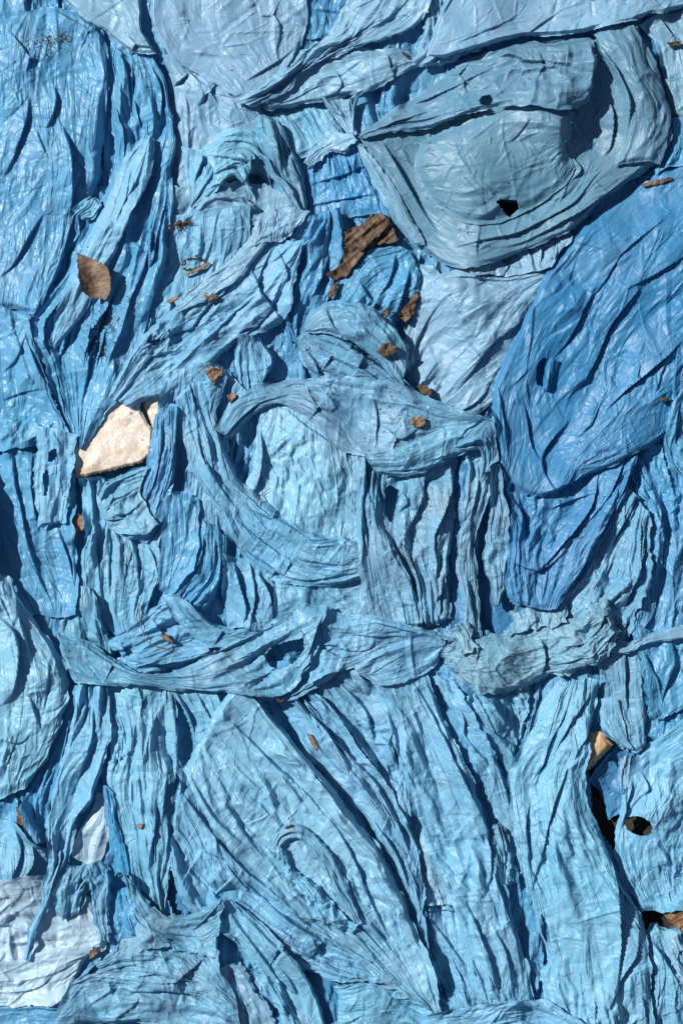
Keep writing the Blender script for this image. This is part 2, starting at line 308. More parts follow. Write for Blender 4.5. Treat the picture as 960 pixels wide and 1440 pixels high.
def sheet(key, name, label, guides, col='sky', of=None, cat='plastic bag', group='blue plastic bags in the heap',
          lift=5, sup=1.0, pl=6, pw=22, st=7, cr=1.6, cw=13, crease=3.0, eh=5, ew=14, ends=(1, 1), sides=(1, 1),
          folds=(), holes=(), bump=(), rag=1.5, hs=None, dome=0, sig=20, curl=0.35, sp=None, kind=None, eu=None, ev=None, dens=1.0, iso=False):
    """One piece of bag film.  guides: polylines in plan millimetres that run along its pleats, side by side.
    It is laid on what is already in the pile, then pleated, creased and crumpled."""
    global NT
    cw *= 1.3
    seedc[0] += 13; sd_ = seedc[0]; spc = sp or SP
    G = [np.array([(p[0], p[1]) for p in g], float) for g in guides]
    ln = np.mean([np.hypot(*np.diff(g, axis=0).T).sum() for g in G])
    lmax = max(np.hypot(*np.diff(g, axis=0).T).sum() for g in G)
    nu = max(6, int(lmax/spc)+1)
    R = np.stack([catmull(g, nu) for g in G], 1)           # nu, k, 2
    ws = np.hypot(*(np.diff(R, axis=1).transpose(2, 0, 1)))   # nu, k-1
    wm = ws.mean(0)+.5; wmax = ws.sum(1).max(); nv = max(5, int(wmax/spc)+1)
    knots = np.concatenate([[0], np.cumsum(wm)]); q = np.linspace(0, knots[-1], nv)
    k = len(G); idx = np.clip(np.searchsorted(knots, q, side='right')-1, 0, k-2); t = (q-knots[idx])/(wm[idx])
    im = np.clip(idx-1, 0, k-1); ip = np.clip(idx+2, 0, k-1)
    P0 = np.where((idx == 0)[None, :, None], 2*R[:, idx]-R[:, idx+1], R[:, im]); P3 = np.where((idx == k-2)[None, :, None], 2*R[:, idx+1]-R[:, idx], R[:, ip])
    P1 = R[:, idx]; P2 = R[:, idx+1]; t = t[None, :, None]
    XY = 0.5*((2*P1)+(-P0+P2)*t+(2*P0-5*P1+4*P2-P3)*t*t+(-P0+3*P1-3*P2+P3)*t**3)
    X = XY[..., 0].copy(); Y = XY[..., 1].copy()
    U = np.linspace(0, ln, nu)[:, None]*np.ones((1, nv)); V = q[None, :]*np.ones((nu, 1))
    lw = ws.sum(1)[:, None]/max(ws.sum(1).mean(), 1)           # local width ratio
    # wandering outline
    a = (tri(X/48, Y/48, sd_)-.5)*1.8; b = (tri(X/48, Y/48, sd_+1)-.5)*1.8; c = tri(X/5, Y/5, sd_+2)-.5; d = tri(X/5, Y/5, sd_+3)-.5
    dE = np.minimum(np.minimum(V, knots[-1]-V)*np.clip(lw, .2, 1.5), np.minimum(U, ln-U)); kE = np.exp(-dE/4.0)
    X += a*5+(c*rag*1.5+(smo(X/17, Y/17, sd_+21)-.5)*5)*kE; Y += b*5+(d*rag*1.5+(smo(X/17, Y/17, sd_+22)-.5)*5)*kE
    # relief
    wV = V+(smo(U/150, V/90, sd_+4)-.5)*pw*.6+(tri(U/75, V/40, sd_+5)-.5)*pw*1.0; wU = U+(smo(U/90, V/40, sd_+6)-.5)*40
    amp = np.clip(lw, .35, 1.3)
    r = pl*(tri(wV/pw, wU/(pw*st), sd_+7)-.5)*1.9
    r += pl*.5*(tri(wV/(pw*.45)+9, wU/(pw*.45*st), sd_+8)-.5)*1.9
    r += min(pl*.12, 1.0)*(tri(wV/(pw*.25)+3, wU/(pw*.25*st), sd_+9)-.5)*1.9
    calm = sstep((smo(X/75+7, Y/75, sd_+31)*.7+smo(X/33, Y/33, sd_+32)*.3-.34)/.30)
    r *= amp*(.42+.85*calm)
    th = random.uniform(0, 3.14); cth, sth = math.cos(th), math.sin(th)
    qx = X+(smo(X/70, Y/70, sd_+10)-.5)*26; qy = Y+(smo(X/70, Y/70, sd_+11)-.5)*26
    cx = qx*cth-qy*sth; cy = (qx*sth+qy*cth)*.72
    r += cr*2.6*(tri(cx/(cw*2.4), cy/(cw*2.4), sd_+12)-.5)+cr*1.45*(tri(cy/(cw*1.15)+3, cx/(cw*1.15)+5, sd_+13)-.5)+cr*.5*(tri((cx+cy)/(cw*.75), (cy-cx)/(cw*.75), sd_+14)-.5)
    CF = np.zeros(X.shape)
    if crease:
        for qq in (0, 1):
            n = tri(wV/(pw*(.75, 1.3)[qq])+31*qq, wU/(pw*st*.8), sd_+15+qq); msk = sstep((smo(U/55, V/30, sd_+17+qq)-.42)/.25)
            e = (n-.5)/.06
            cf = crease*1.1*amp*msk*(.3+.8*calm)*np.where(e > 0, np.exp(-e*.55)*.8, np.where(e > -1, .8+1.8*e, -1.0*np.exp((e+1)*.9)))
            r += cf; CF = CF+np.clip(cf, 0, 6)
    r += creases(U, V, ln, knots[-1], sd_, dens*(1 if pl > 3.9 else .8), pl, cr, amp, iso)*(.45+.75*calm)+creases(U, V, ln, knots[-1], sd_+500, 1.5*dens, 1, 0, amp, True, .62)
    if hs is not None:
        hv = np.interp(q, knots, hs)[None, :]; r = r+hv*np.clip(lw, .3, 1.2)
    if dome: r = r+dome*np.sin(np.pi*np.clip(V/knots[-1], 0, 1))*np.sin(np.pi*np.clip(.12+.76*U/ln, 0, 1))
    for bb in bump:     # (x, y, radius, height)
        r = r+bb[3]*np.exp(-((X-bb[0])**2+(Y-bb[1])**2)/bb[2]**2)
    F = np.zeros(X.shape)
    for fd in folds:
        pts, h = fd[0], fd[1]; wl = fd[2] if len(fd) > 2 else 9+h*.7; wr = fd[3] if len(fd) > 3 else 2.6+h*.22
        wob = (smo(X/40, Y/40, sd_+40)-.5)*4
        F += fold_field(X+wob, Y+wob, pts, h*.92, wl*1.5, wr*.74)
    r = r+F
    # edges come down to what they lie on
    dv = np.minimum(np.where(sides[0], V, 1e9), np.where(sides[1], knots[-1]-V, 1e9))*np.clip(lw, .2, 1.5)
    du = np.minimum(np.where(ends[0], U, 1e9), np.where(ends[1], ln-U, 1e9))
    e = sstep(np.minimum(dv, du)/(ew*.75))
    Hb = blur(dil(H, 1), sig); Hs = blur(dil(H, 2), 4.5)
    zb = samp(Hb, X, Y); zs = samp(Hs, X, Y)
    zi = zb*sup+lift*.52+r+3
    ze = zs+eh*.55+np.clip(r*.5, -3, 9)
    z = ze*(1-e)+np.maximum(zi, ze*.0+zs+1.2)*e
    z = np.maximum(z, zs+1.2)
    # folds lean over on their steep side
    lean = np.clip(F, 0, 14)*curl*.9+CF*.3
    X += SHX*lean; Y += SHY*lean
    z0_ = z.copy(); X, Y, z = buckle(X, Y, z, zs, EU+.006*cr if eu is None else eu, EV+.008*pl if ev is None else ev, sd_+60, calm)
    z = np.maximum(z, samp(Hs, X, Y)+.9)
    mask = np.ones(X.shape, bool)
    for hp in holes: mask &= ~inpoly(X, Y, hp)
    # torn nicks on the free edges
    nick = (tri(U/9, V/9, sd_+30) > .86) & (np.minimum(dv, du) < 5*rag/1.5)
    
    ids = np.arange(nu*nv).reshape(nu, nv)
    f = np.stack([ids[:-1, :-1], ids[1:, :-1], ids[1:, 1:], ids[:-1, 1:]], -1)
    fm = mask[:-1, :-1] & mask[1:, :-1] & mask[1:, 1:] & mask[:-1, 1:]
    splat(X[mask], Y[mask], z[mask])
    quads = f[fm]
    co = world(X, Y, z).reshape(-1, 3)
    uvs = np.stack([(V+sd_*7.3)/1000, (U+sd_*3.1)/1000], -1).reshape(-1, 2)
    used = np.zeros(nu*nv, bool); used[quads.ravel()] = True; remap = np.cumsum(used)-1
    co = co[used]; uvs = uvs[used]; quads = remap[quads]
    o = None
    parent = KEYS.get(of) if of else None
    o = mesh_obj(name, co, quads, M[col] if isinstance(col, str) else col, uvs)
    if parent is not None: o.parent = parent
    elif kind: o['kind'] = kind
    else:
        o['label'] = label; o['category'] = cat
        if group: o['group'] = group
    if parent is not None and label: o['label'] = label
    KEYS[key] = o; NT += 2*len(quads)
    return o
# ================================================================== the ground and the hidden layer
def rock_mat(name, c1, c2, scale, rough=.8, bump=.6, grain=(.6, .6, .6), dist=0.002):
    m = bpy.data.materials.new(name); m.use_nodes = True; t = m.node_tree; p = t.nodes['Principled BSDF']; L = t.links.new
    tc = N(t, 'ShaderNodeTexCoord')
    mp = N(t, 'ShaderNodeVectorMath', operation='MULTIPLY'); L(tc.outputs['Object'], mp.inputs[0]); mp.inputs[1].default_value = grain
    n = N(t, 'ShaderNodeTexNoise'); n.inputs['Scale'].default_value = scale; n.inputs['Detail'].default_value = 8; n.inputs['Roughness'].default_value = .7; L(mp.outputs[0], n.inputs['Vector'])
    r = N(t, 'ShaderNodeValToRGB'); r.color_ramp.elements[0].color = (*c1, 1); r.color_ramp.elements[1].color = (*c2, 1)
    r.color_ramp.elements[0].position = .32; r.color_ramp.elements[1].position = .68
    L(n.outputs['Fac'], r.inputs[0]); L(r.outputs[0], p.inputs['Base Color']); p.inputs['Roughness'].default_value = rough
    b = N(t, 'ShaderNodeBump'); b.inputs['Strength'].default_value = bump; b.inputs['Distance'].default_value = dist; L(n.outputs['Fac'], b.inputs['Height']); L(b.outputs[0], p.inputs['Normal'])
    return m
M_soil = rock_mat('dark_soil', (.012, .010, .008), (.05, .038, .028), 30, .9, 1)
n_ = 140; xs = np.linspace(-900, 1860, n_); ys = np.linspace(-800, 2240, n_); gx, gy = np.meshgrid(xs, ys, indexing='ij')
gz = smo(gx/60, gy/60, 5)*8+tri(gx/22, gy/22, 6)*5-14
ii = np.arange(n_*n_).reshape(n_, n_)
qd = np.stack([ii[:-1, :-1], ii[1:, :-1], ii[1:, 1:], ii[:-1, 1:]], -1).reshape(-1, 4)
g = mesh_obj('ground', world(gx, gy, gz).reshape(-1, 3), qd, M_soil); g['kind'] = 'structure'
HOLE = {
 'pit_mid': [(674, 740), (690, 690), (705, 700), (712, 780), (718, 850), (745, 862), (700, 893), (676, 880)],
 'pit_right': [(832, 1085), (850, 1095), (880, 1130), (868, 1200), (850, 1175), (838, 1150)],
 'pit_br': [(905, 1287), (925, 1283), (955, 1275), (960, 1300), (930, 1320), (912, 1312)],
 'pit_l': [(98, 735), (112, 745), (112, 800), (106, 850), (98, 800)],
 'pit_b': [(430, 1375), (480, 1385), (490, 1400), (480, 1440), (450, 1450)],
 'pit_s': ell(108, 1212, 12, 6),
 'hole_y': [(697, 284), (704, 281), (726, 282), (730, 291), (716, 304), (708, 296)],
 'pit_gl': [(232, 1262), (240, 1225), (252, 1250), (262, 1285), (245, 1292)],
 'hole_m': ell(900, 1166, 20, 14),
 'pit_n': ell(330, 660, 8, 10), 'pit_t': [(920, 70), (950, 90), (945, 120), (922, 100)],
}
PITS = [HOLE[k] for k in ('hole_y', 'hole_m', 'pit_right', 'pit_br', 'pit_mid', 'pit_b', 'pit_gl')]
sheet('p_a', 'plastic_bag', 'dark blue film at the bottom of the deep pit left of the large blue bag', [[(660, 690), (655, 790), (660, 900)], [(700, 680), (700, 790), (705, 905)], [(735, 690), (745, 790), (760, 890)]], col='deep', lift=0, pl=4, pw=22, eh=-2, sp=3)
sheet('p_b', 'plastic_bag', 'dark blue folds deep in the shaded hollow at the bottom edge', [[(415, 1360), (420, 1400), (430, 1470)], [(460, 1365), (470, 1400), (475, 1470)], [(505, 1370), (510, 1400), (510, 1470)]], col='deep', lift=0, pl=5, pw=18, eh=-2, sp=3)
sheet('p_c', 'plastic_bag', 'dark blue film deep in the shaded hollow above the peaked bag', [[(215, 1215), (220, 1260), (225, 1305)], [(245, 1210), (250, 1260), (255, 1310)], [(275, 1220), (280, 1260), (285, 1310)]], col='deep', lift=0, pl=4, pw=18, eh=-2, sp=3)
def under(key, x0, y0, x1, y1, label, col='mid', z=14):
    gs = [[(x0+(x1-x0)*i/4+random.uniform(-14, 14), y0+(y1-y0)*j/5) for j in range(6)] for i in range(5)]
    sheet(key, 'plastic_bag', label, gs, col=col, lift=z, pl=9, pw=30, st=5, cr=3, cw=20, crease=6, eh=6, ew=20, holes=PITS, sig=24, sp=3.0, dome=0)
under('u1', -60, -60, 340, 420, 'flattened blue bag underneath everything in the upper left of the heap')
under('u2', 300, -60, 690, 430, 'dark blue bag lying deep under the pale sheets at top centre', 'mid', 20)
under('u3', 640, -60, 1030, 430, 'blue bag deep below the big greyish bag at the upper right', 'deep', 20)
under('u4', -60, 400, 300, 960, 'flattened blue bag deep below the white stone and the left-hand pleats')
under('u5', 270, 400, 700, 960, 'blue bag deep below the knotted middle of the heap')
under('u6', 650, 400, 1030, 960, 'deep blue bag lying underneath the large bright blue bag at right', 'deep')
under('u7', -60, 930, 330, 1500, 'blue bag at the bottom of the heap in the lower left', 'mid')
under('u8', 290, 930, 680, 1500, 'blue bag at the bottom of the heap under the long diagonal pleats', 'mid')
under('u9', 640, 930, 1030, 1500, 'dark blue bag at the bottom of the heap in the lower right', 'mid')
S = sheet
# ------------------------------------------------------------------ solid bits: stone, bark, leaves
def attr_mat(name, base, dark, stain, scale=120, rough=.7, bump=.5, grain=(1, 1, 1), dist=.0012, streak=None, contrast=(.4, .62)):
    m = bpy.data.materials.new(name); m.use_nodes = True; t = m.node_tree; p = t.nodes['Principled BSDF']; L = t.links.new
    uv = N(t, 'ShaderNodeUVMap'); uv.uv_map = 'UVMap'
    mp = N(t, 'ShaderNodeVectorMath', operation='MULTIPLY'); L(uv.outputs[0], mp.inputs[0]); mp.inputs[1].default_value = grain
    n = N(t, 'ShaderNodeTexNoise'); n.inputs['Scale'].default_value = scale; n.inputs['Detail'].default_value = 7; n.inputs['Roughness'].default_value = .68; L(mp.outputs[0], n.inputs['Vector'])
    r = N(t, 'ShaderNodeValToRGB'); r.color_ramp.elements[0].color = (*dark, 1); r.color_ramp.elements[1].color = (*base, 1); r.color_ramp.elements[0].position = contrast[0]; r.color_ramp.elements[1].position = contrast[1]
    L(n.outputs['Fac'], r.inputs[0])
    n2 = N(t, 'ShaderNodeTexNoise'); n2.inputs['Scale'].default_value = 45; n2.inputs['Detail'].default_value = 5; L(uv.outputs[0], n2.inputs['Vector'])
    r2 = N(t, 'ShaderNodeMapRange'); r2.inputs['From Min'].default_value = .5; r2.inputs['From Max'].default_value = .66; L(n2.outputs['Fac'], r2.inputs['Value'])
    at = N(t, 'ShaderNodeAttribute'); at.attribute_name = 'stain'
    f = math_n(t, 'MINIMUM', math_n(t, 'ADD', math_n(t, 'MULTIPLY', r2.outputs[0], .35), at.outputs['Fac']), 1.0)
    mx = N(t, 'ShaderNodeMix', data_type='RGBA'); L(f, mx.inputs[0]); L(r.outputs[0], mx.inputs[6]); mx.inputs[7].default_value = (*stain, 1)
    L(mx.outputs[2], p.inputs['Base Color']); p.inputs['Roughness'].default_value = rough
    b = N(t, 'ShaderNodeBump'); b.inputs['Strength'].default_value = bump; b.inputs['Distance'].default_value = dist; L(n.outputs['Fac'], b.inputs['Height']); L(b.outputs[0], p.inputs['Normal'])
    return m
MS = {
 'stone': attr_mat('cream_marble', (.80, .74, .66), (.62, .54, .46), (.42, .26, .14), 260, .6, .7),
 'leaf':  attr_mat('dry_leaf_brown', (.23, .155, .105), (.12, .075, .05), (.06, .04, .028), 90, .6, .8, (3.5, .35, 1)),
 'leaf2': attr_mat('dry_leaf_tan', (.29, .18, .11), (.15, .09, .055), (.08, .05, .03), 110, .6, .7, (1, 1, 1)),
 'bark':  attr_mat('rough_bark', (.21, .14, .095), (.06, .038, .026), (.05, .03, .02), 75, .85, 1, (1.6, .7, 1), .004),
 'husk':  attr_mat('tan_husk', (.62, .42, .24), (.46, .29, .15), (.12, .06, .03), 60, .6, .4),
 'wood':  attr_mat('striped_wood', (.36, .18, .07), (.07, .035, .015), (.05, .03, .02), 60, .6, .6, (.5, 5, 1), .0012, None, (.42, .58)),
 'moss':  attr_mat('dark_moss', (.12, .09, .04), (.03, .025, .012), (.02, .018, .01), 150, .9, 1),
}
def edge_dist(X, Y, poly):
    d = np.full(X.shape, 1e9); n = len(poly)
    for i in range(n):
        ax, ay = poly[i]; bx, by = poly[(i+1) % n]; dx, dy = bx-ax, by-ay
        t = np.clip(((X-ax)*dx+(Y-ay)*dy)/(dx*dx+dy*dy+1e-9), 0, 1); d = np.minimum(d, np.hypot(X-ax-t*dx, Y-ay-t*dy))
    return d
def chunk(name, label, cat, poly, mat, z=None, thick=6, relief=1.5, scale=9, bevel=4, curl=0, axis=0, off=1.0, sp=1.5, group=None, of=None, stainf=None, ragg=2.0, ridge=0, add=True, tilt=(0, 0)):
    """a solid irregular piece with an outline, real thickness and an uneven top"""
    seedc[0] += 13; sd_ = seedc[0]
    px = [p[0] for p in poly]; py = [p[1] for p in poly]; mx, my = sum(px)/len(px), sum(py)/len(py)
    xs = np.arange(min(px)-4, max(px)+4, sp); ys = np.arange(min(py)-4, max(py)+4, sp); X, Y = np.meshgrid(xs, ys, indexing='ij')
    Xw = X+(tri(X/6, Y/6, sd_)-.5)*ragg*2; Yw = Y+(tri(X/6, Y/6, sd_+1)-.5)*ragg*2
    ins = inpoly(Xw, Yw, poly); d = edge_dist(Xw, Yw, poly)
    fm = ins[:-1, :-1] & ins[1:, :-1] & ins[1:, 1:] & ins[:-1, 1:]
    if not fm.any(): return None
    base = samp(blur(dil(H, 1), 7), X, Y) if z is None else np.full(X.shape, float(z))
    if z is None: base = base*.5+.5*base[ins].mean()
    ca, sa = math.cos(math.radians(axis)), math.sin(math.radians(axis)); u = (X-mx)*ca+(Y-my)*sa; v = -(X-mx)*sa+(Y-my)*ca
    vm = np.abs(v[ins]).max()+1e-6
    rel = relief*2*(tri(X/scale, Y/scale, sd_+2)-.5)+relief*(tri(X/(scale*.4), Y/(scale*.4), sd_+3)-.5)
    if ridge: rel += ridge*(tri(v/4.0, u/26, sd_+4)-.5)*2
    zt = base+off+thick+rel+curl*(v/vm)**2+tilt[0]*(X-mx)+tilt[1]*(Y-my)-(1-sstep(d/bevel))*min(thick*.6, bevel*.8)
    if z is None: zt = np.maximum(zt, samp(H, X, Y)+1.5)
    zb = zt-thick
    ids = np.arange(X.size).reshape(X.shape); f = np.stack([ids[:-1, :-1], ids[1:, :-1], ids[1:, 1:], ids[:-1, 1:]], -1)[fm]
    n = X.size; top = f; bot = f[:, ::-1]+n
    e = np.concatenate([f[:, [0, 1]], f[:, [1, 2]], f[:, [2, 3]], f[:, [3, 0]]]); key = e[:, 0].astype(np.int64)*n+e[:, 1]; rk = e[:, 1].astype(np.int64)*n+e[:, 0]
    be = e[~np.isin(key, rk)]; side = np.stack([be[:, 1], be[:, 0], be[:, 0]+n, be[:, 1]+n], 1)
    q = np.concatenate([top, bot, side])
    co = np.concatenate([world(X, Y, zt).reshape(-1, 3), world(X, Y, zb).reshape(-1, 3)])
    uv = np.stack([u, v], -1).reshape(-1, 2)/1000+sd_*.013; uv = np.concatenate([uv, uv])
    st = stainf(X, Y, d) if stainf else .9*(1-sstep(d/3.5))*.6; st = np.clip(st, 0, 1).ravel(); st = np.concatenate([st, st])
    used = np.zeros(2*n, bool); used[q.ravel()] = True; rm = np.cumsum(used)-1
    o = mesh_obj(name, co[used], rm[q], MS[mat], uv[used], smooth=False)
    a = o.data.attributes.new('stain', 'FLOAT', 'POINT'); a.data.foreach_set('value', st[used].astype(np.float32))
    if add: splat(X[ins], Y[ins], zt[ins])
    if of is not None: o.parent = of
    else:
        o['label'] = label; o['category'] = cat
        if group: o['group'] = group
    return o
st_ = lambda X, Y, d: (1-sstep((d-1)/5))*np.clip((Y-600)/40, .15, 1)*(.5+.8*smo(X/6, Y/6, 3))+.35*np.clip((Y-640)/20, 0, 1)*smo(X/9, Y/5, 8)
stone = chunk('marble_stone', 'cream white stone with a brown lower edge lying exposed between the blue bags', 'stone',
  [(98, 640), (108, 600), (130, 560), (160, 540), (200, 542), (196, 572), (205, 592), (215, 606), (212, 640), (195, 652), (160, 660), (130, 668), (100, 674)], 'stone', z=12, thick=22, relief=1.4, scale=20, bevel=5, ragg=1.2, stainf=st_)
chunk('broken_corner', '', '', [(201, 540), (232, 545), (232, 590), (222, 612), (212, 606), (208, 590), (199, 572)], 'stone', z=8, thick=22, relief=1.2, scale=14, bevel=5, ragg=1, of=stone, stainf=lambda X, Y, d: (1-sstep((d-1)/4))*.7)
chunk('wood_block', 'striped brown piece of wood showing in the dark gap at the lower right edge', 'wood piece', [(932, 1284), (960, 1262), (1000, 1268), (1000, 1322), (962, 1316), (944, 1304)], 'wood', z=10, thick=26, relief=1, scale=22, bevel=6, axis=-28)
chunk('curved_husk', 'spotted tan curved husk beside the tall skirt of film at lower right', 'husk', [(815, 1042), (832, 1030), (850, 1032), (864, 1050), (850, 1066), (838, 1078), (822, 1095)], 'husk', z=30, thick=12, relief=.5, scale=20, bevel=10, axis=-40, curl=-6)
chunk('leaf', 'small curled brown leaf standing in the narrow dark gap below the white stone', 'leaf', [(97, 765), (99, 722), (108, 719), (116, 728), (124, 740), (112, 748), (106, 756)], 'leaf2', z=34, thick=1.5, relief=1.2, bevel=1, curl=8, axis=80, group='dry leaves and bark bits')
chunk('bark_strip', 'dark brown strip of bark between the two rounded bags at the left edge', 'bark', [(20, 1136), (30, 1134), (36, 1150), (46, 1168), (58, 1186), (50, 1194), (38, 1182), (24, 1170)], 'bark', z=38, thick=8, relief=3, scale=8, bevel=3, group='dry leaves and bark bits')
# ================================================================== top left and top centre, lower pieces
S('af1', 'plastic_bag', 'bright blue rumpled bag showing in the gap above the brown bark at upper centre',
  [[(425, 215), (430, 260), (428, 300)], [(460, 205), (465, 260), (470, 305)], [(500, 200), (505, 250), (520, 300)], [(540, 205), (560, 260), (575, 310)]],
  col='bright', lift=4, pl=5, pw=16, cr=2.4, folds=[([(440, 255), (480, 240), (520, 225)], 6), ([(435, 285), (480, 275), (530, 270)], 6)])
S('af2', 'plastic_scrap', 'finely ribbed light blue strip in the hollow left of the pale knot at top',
  [[(370, 165), (380, 190), (385, 215)], [(400, 150), (415, 180), (425, 215)], [(430, 145), (450, 175), (470, 195)], [(460, 150), (475, 170), (490, 190)]],
  col='sky', lift=6, pl=6, pw=9, st=6, cr=1, crease=3, cat='plastic scrap', group='scraps of torn film')
S('z7', 'plastic_bag', 'saturated blue bag in shade behind the pale flap at the top left',
  [[(170, -30), (180, 20), (190, 70)], [(205, -30), (205, 20), (210, 75)], [(250, -30), (245, 30), (245, 90)]], col='mid', lift=6)
S('z8', 'plastic_bag', 'small blue piece seen in the notch between two pale sheets at the top edge',
  [[(420, -20), (428, 20), (430, 45)], [(455, -20), (452, 20), (450, 45)], [(500, -20), (490, 20), (480, 45)]], col='bright', lift=4, pl=3)
S('aa2', 'plastic_bag', 'pale blue bag with soft dents just right of the tall left bag',
  [[(225, 70), (236, 110), (244, 180), (247, 260), (240, 300)], [(265, 85), (275, 140), (285, 200), (285, 270)], [(320, 110), (335, 160), (345, 200), (350, 240)], [(365, 130), (375, 170), (375, 215), (380, 260)]],
  col='pale', iso=True, lift=10, pl=3, pw=34, st=2, cr=3.5, cw=24, crease=.8, eu=.01, ev=.012, folds=[([(262, 96), (248, 110), (238, 120)], 8), ([(262, 94), (275, 108), (290, 118)], 6), ([(275, 142), (290, 125), (306, 143)], 6)])
S('ab3', 'plastic_bag', 'light blue bag with radiating tucks below the pale dented bag at upper left',
  [[(238, 260), (238, 300), (236, 340)], [(290, 260), (290, 300), (290, 340)], [(350, 255), (350, 300), (345, 335)], [(430, 280), (425, 310), (420, 340)]], col='pale', iso=True, lift=8, pl=3, pw=30, st=2.5, cr=3, cw=18, ends=(0, 0), rag=3)
S('ab1', 'plastic_scrap', 'small fan of blue pleats meeting at a point, left of the grey claw-shaped strip',
  [[(256, 204), (262, 250), (265, 284)], [(272, 206), (270, 250), (266, 285)], [(295, 212), (282, 255), (267, 286)], [(322, 232), (300, 262), (270, 287)]],
  col='sky', lift=6, pl=5, pw=11, st=8, cr=1, cat='plastic scrap', group='scraps of torn film', folds=[([(288, 212), (276, 240), (268, 262)], 6), ([(262, 208), (262, 240), (265, 270)], 5)])
S('ab2', 'plastic_bag', 'glossy light blue fold arched above the small fan of pleats at upper left',
  [[(280, 202), (310, 183), (345, 180), (372, 195)], [(285, 215), (320, 200), (350, 205), (365, 225)], [(300, 232), (330, 222), (350, 232), (352, 250)], [(305, 262), (330, 250), (345, 262), (350, 275)]],
  col='light', lift=8, pl=4, pw=20, cr=3, cw=15, folds=[([(290, 215), (335, 222), (352, 228), (342, 250), (320, 268)], 7)])
S('ab4', 'plastic_bag', 'light blue rounded lobe under the glossy arched fold at upper left',
  [[(270, 290), (300, 272), (340, 270)], [(280, 310), (310, 295), (360, 295)], [(300, 330), (340, 320), (400, 330)]], col='pale', lift=6, pl=3, cr=3)
S('ac', 'plastic_scrap', 'greyish claw-shaped twist of film hanging down in the upper centre',
  [[(362, 160), (368, 210), (388, 255), (424, 300)], [(374, 160), (382, 215), (400, 258), (428, 302)], [(388, 165), (405, 215), (418, 258), (432, 302)], [(398, 175), (420, 225), (430, 262), (435, 298)]],
  col='dusty', lift=16, pl=6, pw=10, st=10, cr=1, eh=9, cat='plastic scrap', group='scraps of torn film', folds=[([(380, 165), (388, 205), (395, 240)], 9, 8), ([(392, 180), (398, 215), (402, 245)], 5)], ew=7)
S('ac2', 'plastic_scrap', 'thin greyish finger of film lying left of the claw-shaped twist',
  [[(358, 213), (375, 235), (400, 270), (418, 292)], [(362, 210), (385, 232), (408, 262), (420, 290)]], col='dusty', lift=10, pl=2, eh=9, ew=5, cat='plastic scrap', group='scraps of torn film')
# ------------------------------------------------------------------ left side, long pleated skirt
S('ag1', 'plastic_bag', 'flat blue sheet strewn with bits of bark right of the long left pleats',
  [[(225, 300), (222, 380), (205, 440), (190, 480)], [(270, 295), (265, 380), (250, 430), (230, 470)], [(310, 290), (310, 350), (300, 400), (280, 450)], [(350, 290), (350, 340), (340, 380), (320, 430)]],
  col='sky', lift=6, pl=3, pw=36, cr=1.6, crease=1.2)
S('a3', 'plastic_bag', 'long skirt of blue pleats that narrows to a point above the white stone',
  [[(140, 60), (150, 160), (150, 240), (120, 310), (85, 380), (45, 455), (66, 530), (90, 600), (104, 622)],
   [(160, 66), (165, 150), (172, 215), (150, 290), (115, 370), (75, 450), (85, 540), (98, 600), (106, 626)],
   [(180, 74), (190, 150), (196, 200), (175, 270), (140, 360), (108, 450), (105, 540), (106, 605), (108, 628)],
   [(196, 72), (212, 140), (210, 200), (192, 270), (168, 370), (138, 450), (122, 540), (112, 605), (110, 630)],
   [(210, 75), (229, 120), (238, 190), (222, 270), (196, 380), (165, 470), (142, 550), (120, 605), (111, 631)],
   [(213, 73), (233, 125), (243, 200), (236, 290), (231, 360), (212, 450), (180, 530), (137, 598), (112, 633)]],
  col='mid', lift=8, pl=9, pw=15, st=14, cr=1.3, crease=5, eh=6, hs=[0, 2, 6, 6, 10, 2], ends=(1, 0),
  folds=[([(183, 76), (183, 120), (189, 160), (196, 190)], 8), ([(212, 90), (224, 130), (217, 190)], 9), ([(214, 200), (205, 245), (182, 290), (158, 330), (148, 360)], 12),
         ([(193, 250), (183, 295), (165, 330)], 6), ([(216, 300), (206, 340), (192, 385), (177, 420), (162, 480), (143, 530)], 9), ([(235, 290), (229, 350), (214, 400), (200, 450), (188, 500), (165, 540)], 8),
         ([(130, 425), (121, 470), (118, 520), (112, 570)], 7), ([(143, 430), (132, 480), (125, 530)], 7), ([(97, 430), (86, 480), (70, 515)], 6), ([(150, 190), (160, 215), (150, 250)], 7), ([(165, 100), (166, 150), (172, 195)], 6)])
S('a4', 'plastic_scrap', 'broad smooth blue strap slanting over the long left pleats, pointed at both ends',
  [[(197, 188), (168, 232), (142, 288), (112, 350), (84, 420), (66, 486)], [(203, 190), (188, 240), (162, 300), (130, 370), (98, 440), (70, 490)], [(212, 194), (213, 238), (186, 300), (152, 372), (112, 445), (74, 494)]],
  col='sky', lift=10, pl=4, pw=18, st=12, cr=1, crease=2, eh=7, ew=8, cat='plastic scrap', group='scraps of torn film', folds=[([(205, 205), (190, 250), (165, 300), (135, 360)], 5)])
